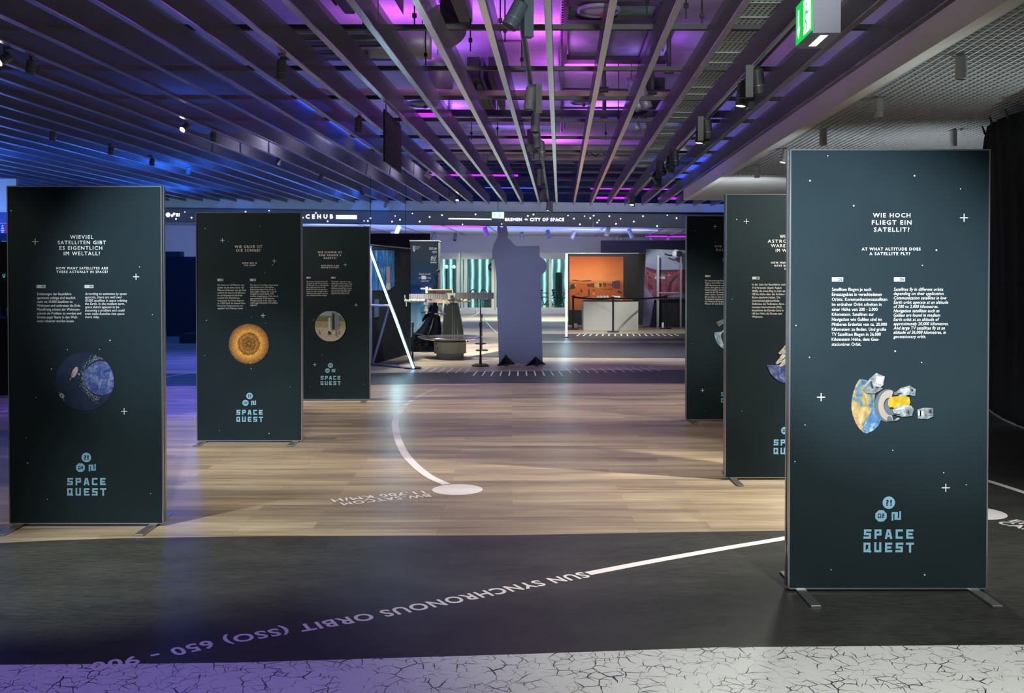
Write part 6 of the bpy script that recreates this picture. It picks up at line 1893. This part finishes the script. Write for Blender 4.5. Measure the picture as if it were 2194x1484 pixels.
mb.build('screen', t)
for u in (-100, 0):
    mb = MB()
    p = P(u, 516, YN + .03)
    mb.cyl((p.x, YN + .03, 0), p, 0.03, BLACK, 8)
    mb.build('stand', t)
YP = 26.0
p, q = P(200, 715, YP), P(700, 549.5, YP)
mb = MB()
mb.box((p.x, YP, 0), (q.x, YP + .4, q.z), mat('black_booth_paint', '0a0c14', 0.7))
tag(mb.build('black_booth'), 'long black booth wall seen between the satellites and sun banners', 'booth')
mb = MB()
p0, q0 = P(352, 549, YP), P(385, 538.5, YP)
mb.box((p0.x, YP + .02, q.z), (q0.x, YP + .35, q0.z), mat('brown_case_paint', '2c2622', 0.6))
tag(mb.build('brown_case'), 'dark brown case on top of the black booth wall', 'case')
mb = MB()
p0, q0 = G(386, 735), P(440, 722, 24)
mb.box((p0.x, 23.3, 0), (q0.x + .6, 24.3, 0.22), BLACK)
tag(mb.build('black_plinth'), 'low black plinth on the floor before the black booth wall', 'plinth')
# ------------------------------------------------------------------ outside the doors
t = thing('street_sign', 'round red and white no entry sign outside the glass door', 'street sign', (P(1055.5, 572, 43.5).x, 43.5, 0))
c_ = P(1055.5, 572, 43.5)
mb = MB()
mb.cyl(c_ + Vector((0, .02, 0)), c_, 0.2, mat('sign_red', '8c3028', 0.5), 28)
mb.build('disc', t)
mb = MB()
mb.box(c_ + Vector((-.14, -.01, -.03)), c_ + Vector((.14, -.002, .03)), WM)
mb.build('white_bar', t)
mb = MB()
mb.cyl((c_.x, 43.55, -.02), (c_.x, 43.55, c_.z), 0.03, ALU)
mb.build('pole', t)
for i, u in enumerate((956.5, 972.5)):
    c_ = P(u, 571.5, 45)
    t = thing('globe_lamp', 'white globe lamp on a pole outside the %s half of the far door' % ('left', 'right')[i], 'street lamp', (c_.x, 45, -.02), 'globe lamps outside')
    mb = MB()
    mb.lathe([(0.0001, -.085), (.05, -.07), (.085, 0), (.06, .06), (0.0001, .085)], mat('globe_glow', 'e8ffff', .4, emit='d8ffff', strength=1.2), Matrix.Translation(c_), 18)
    mb.build('globe', t, smooth=True)
    mb = MB()
    mb.cyl((c_.x, 45, -.02), c_ - Vector((0, 0, .08)), 0.02, BLACK, 8)
    mb.build('pole', t)
BIKE = mat('dark_bike_metal', '18252c', 0.5)
def rack(u, label):
    t = thing('bicycle_rack', label, 'bicycle rack', (P(u, 660, 43.2).x, 43.2, -.02), 'bicycle hoops outside the doors')
    o_ = t.location
    mb = MB()
    pts = [o_ + Vector((.19 * math.cos(a) * 1.0, 0, .55 + .45 * math.sin(a))) for a in (math.pi * i / 12 for i in range(13))]
    mb.tube([o_ + Vector((.19, 0, 0))] + pts + [o_ + Vector((-.19, 0, 0))], 0.02, BIKE, 8)
    mb.build('hoop', t)
    return t
for i, u in enumerate((1014, 1036, 1056)):
    rack(u, 'dark bicycle hoop outside the glass doors left of the cutout, %s one' % ordinal(i + 1))
def bicycle(u, y, label):
    t = thing('bicycle', label, 'bicycle', (P(u, 660, y).x, y, -.02), 'bicycles outside the doors')
    o_ = Vector(t.location)
    w = []
    for s_ in (-.5, .5):
        mb = MB()
        c_ = o_ + Vector((s_, 0, .34))
        mb.tube([c_ + Vector((.33 * math.cos(a), 0, .33 * math.sin(a))) for a in (2 * math.pi * i / 20 for i in range(21))], 0.022, BIKE, 6)
        for i in range(6):
            a = math.pi * i / 6
            mb.cyl(c_ + Vector((.33 * math.cos(a), 0, .33 * math.sin(a))), c_ - Vector((.33 * math.cos(a), 0, .33 * math.sin(a))), 0.004, ALU, 4)
        mb.build('wheel', t)
    mb = MB()
    B = lambda x, z: o_ + Vector((x, 0, z))
    for a, b in ((B(-.5, .34), B(0, .34)), (B(0, .34), B(.42, .85)), (B(-.16, .85), B(.42, .85)), (B(-.5, .34), B(-.13, .78)), (B(0, .34), B(-.18, .95)), (B(.5, .34), B(.38, 1.0))):
        mb.cyl(a, b, 0.018, BIKE, 6)
    mb.build('bike_frame', t)
    mb = MB()
    mb.cyl(B(.38, 1.0) + Vector((0, -.25, 0)), B(.38, 1.0) + Vector((0, .25, 0)), 0.014, BIKE, 6)
    mb.build('handlebar', t)
    mb = MB()
    mb.box(B(-.3, .94) + Vector((0, -.06, 0)), B(-.06, 1.0) + Vector((0, .06, 0)), BLACK)
    mb.build('saddle', t, bevel=.02)
bicycle(1166, 42.9, 'dark bicycle parked outside, right of the cutout figure')
bicycle(1192, 43.6, 'second dark bicycle parked outside, nearer the LED tube')
for u0, u1, v0, v1, lab in ((1037, 1056, 641, 662, 'dark litter bin outside the glass door left of the cutout'), (1190, 1204, 583, 660, 'tall dark planter box outside, left of the LED tube')):
    p, q = P(u0, v1, 44.5), P(u1, v0, 44.5)
    mb = MB()
    mb.box((p.x, 44.5, -.02), (q.x, 44.9, q.z), mat('dark_green_box', '1c2f2c', 0.6, noise=.3))
    tag(mb.build('litter_bin' if u0 < 1100 else 'planter_box', bevel=.02), lab, 'bin' if u0 < 1100 else 'planter')
# lamps and edges under the rear ceiling
for i, (u, v, m_) in enumerate(((853, 490, WHITELAMP), (842, 501, WHITELAMP), (896, 508, WHITELAMP), (930, 505, GREYLAMP), (1041, 494, mat('magenta_lit_lamp', 'c050c0', .5)), (975, 506, GREYLAMP), (1302, 494, WHITELAMP), (1351, 499, WHITELAMP), (1322, 515, WHITELAMP), (1331, 518, WHITELAMP), (1397, 518, WHITELAMP), (1431, 514, WHITELAMP), (1118, 505, GREYLAMP), (1175, 500, GREYLAMP), (1228, 502, GREYLAMP))):
    r_ = ray(u, v)
    zc = 1.66 - 0.16
    pos = Vector((0, 0, CH)) + r_ * min(zc / (r_.z + r_.x * TAU), 40.5)
    pos.y = min(pos.y, 40.6)
    pos.z = CH + 1.66 - 0.17 - pos.x * TAU
    q_ = P(u, v, pos.y)
    pos = Vector((q_.x, pos.y, pos.z))
    head('ceiling_spotlight', 'small spotlight under the rear ceiling, %s from the left' % ordinal(sorted((853, 842, 896, 930, 1041, 975, 1302, 1351, 1322, 1331, 1397, 1431, 1118, 1175, 1228)).index(u) + 1), pos, 0.4 * (-1) ** i, i * .9, False, m_, L=0.3, r=0.075, group='spotlights under the rear ceiling', gear=False, hang=0.0)
for u0, u1, v, lab in ((920, 1041, 485, 'left'), (1372, 1470, 511, 'right')):
    p, q = CE(u0, v, 1.63), CE(u1, v, 1.63)
    mb = MB()
    cslab(mb, p.dot(RV), q.dot(RV), min(p.dot(SV), 40), min(p.dot(SV), 40) + .3, 1.61, 1.64, MAGLED)
    tag(mb.build('light_strip'), 'glowing magenta strip under the rear ceiling, %s of the cutout' % lab, 'light strip', 'magenta strips under the rear ceiling')
for i, (u0, u1) in enumerate(((795, 900), (870, 985), (960, 1040), (1050, 1130), (1200, 1290), (1270, 1350), (1340, 1420), (1400, 1475))):
    mb = MB()
    a = CE(u0 if u1 < 1160 else u1, 488, 1.655)
    x_ = a.dot(RV)
    cslab(mb, x_ - .03, x_ + .03, 33, 41, 1.62, 1.662, mat('rear_ceiling_rail', '8a8ca6', .5))
    tag(mb.build('ceiling_rail'), 'thin rail under the rear ceiling, %s from the left' % ordinal(i + 1), 'ceiling rail', 'rails under the rear ceiling')
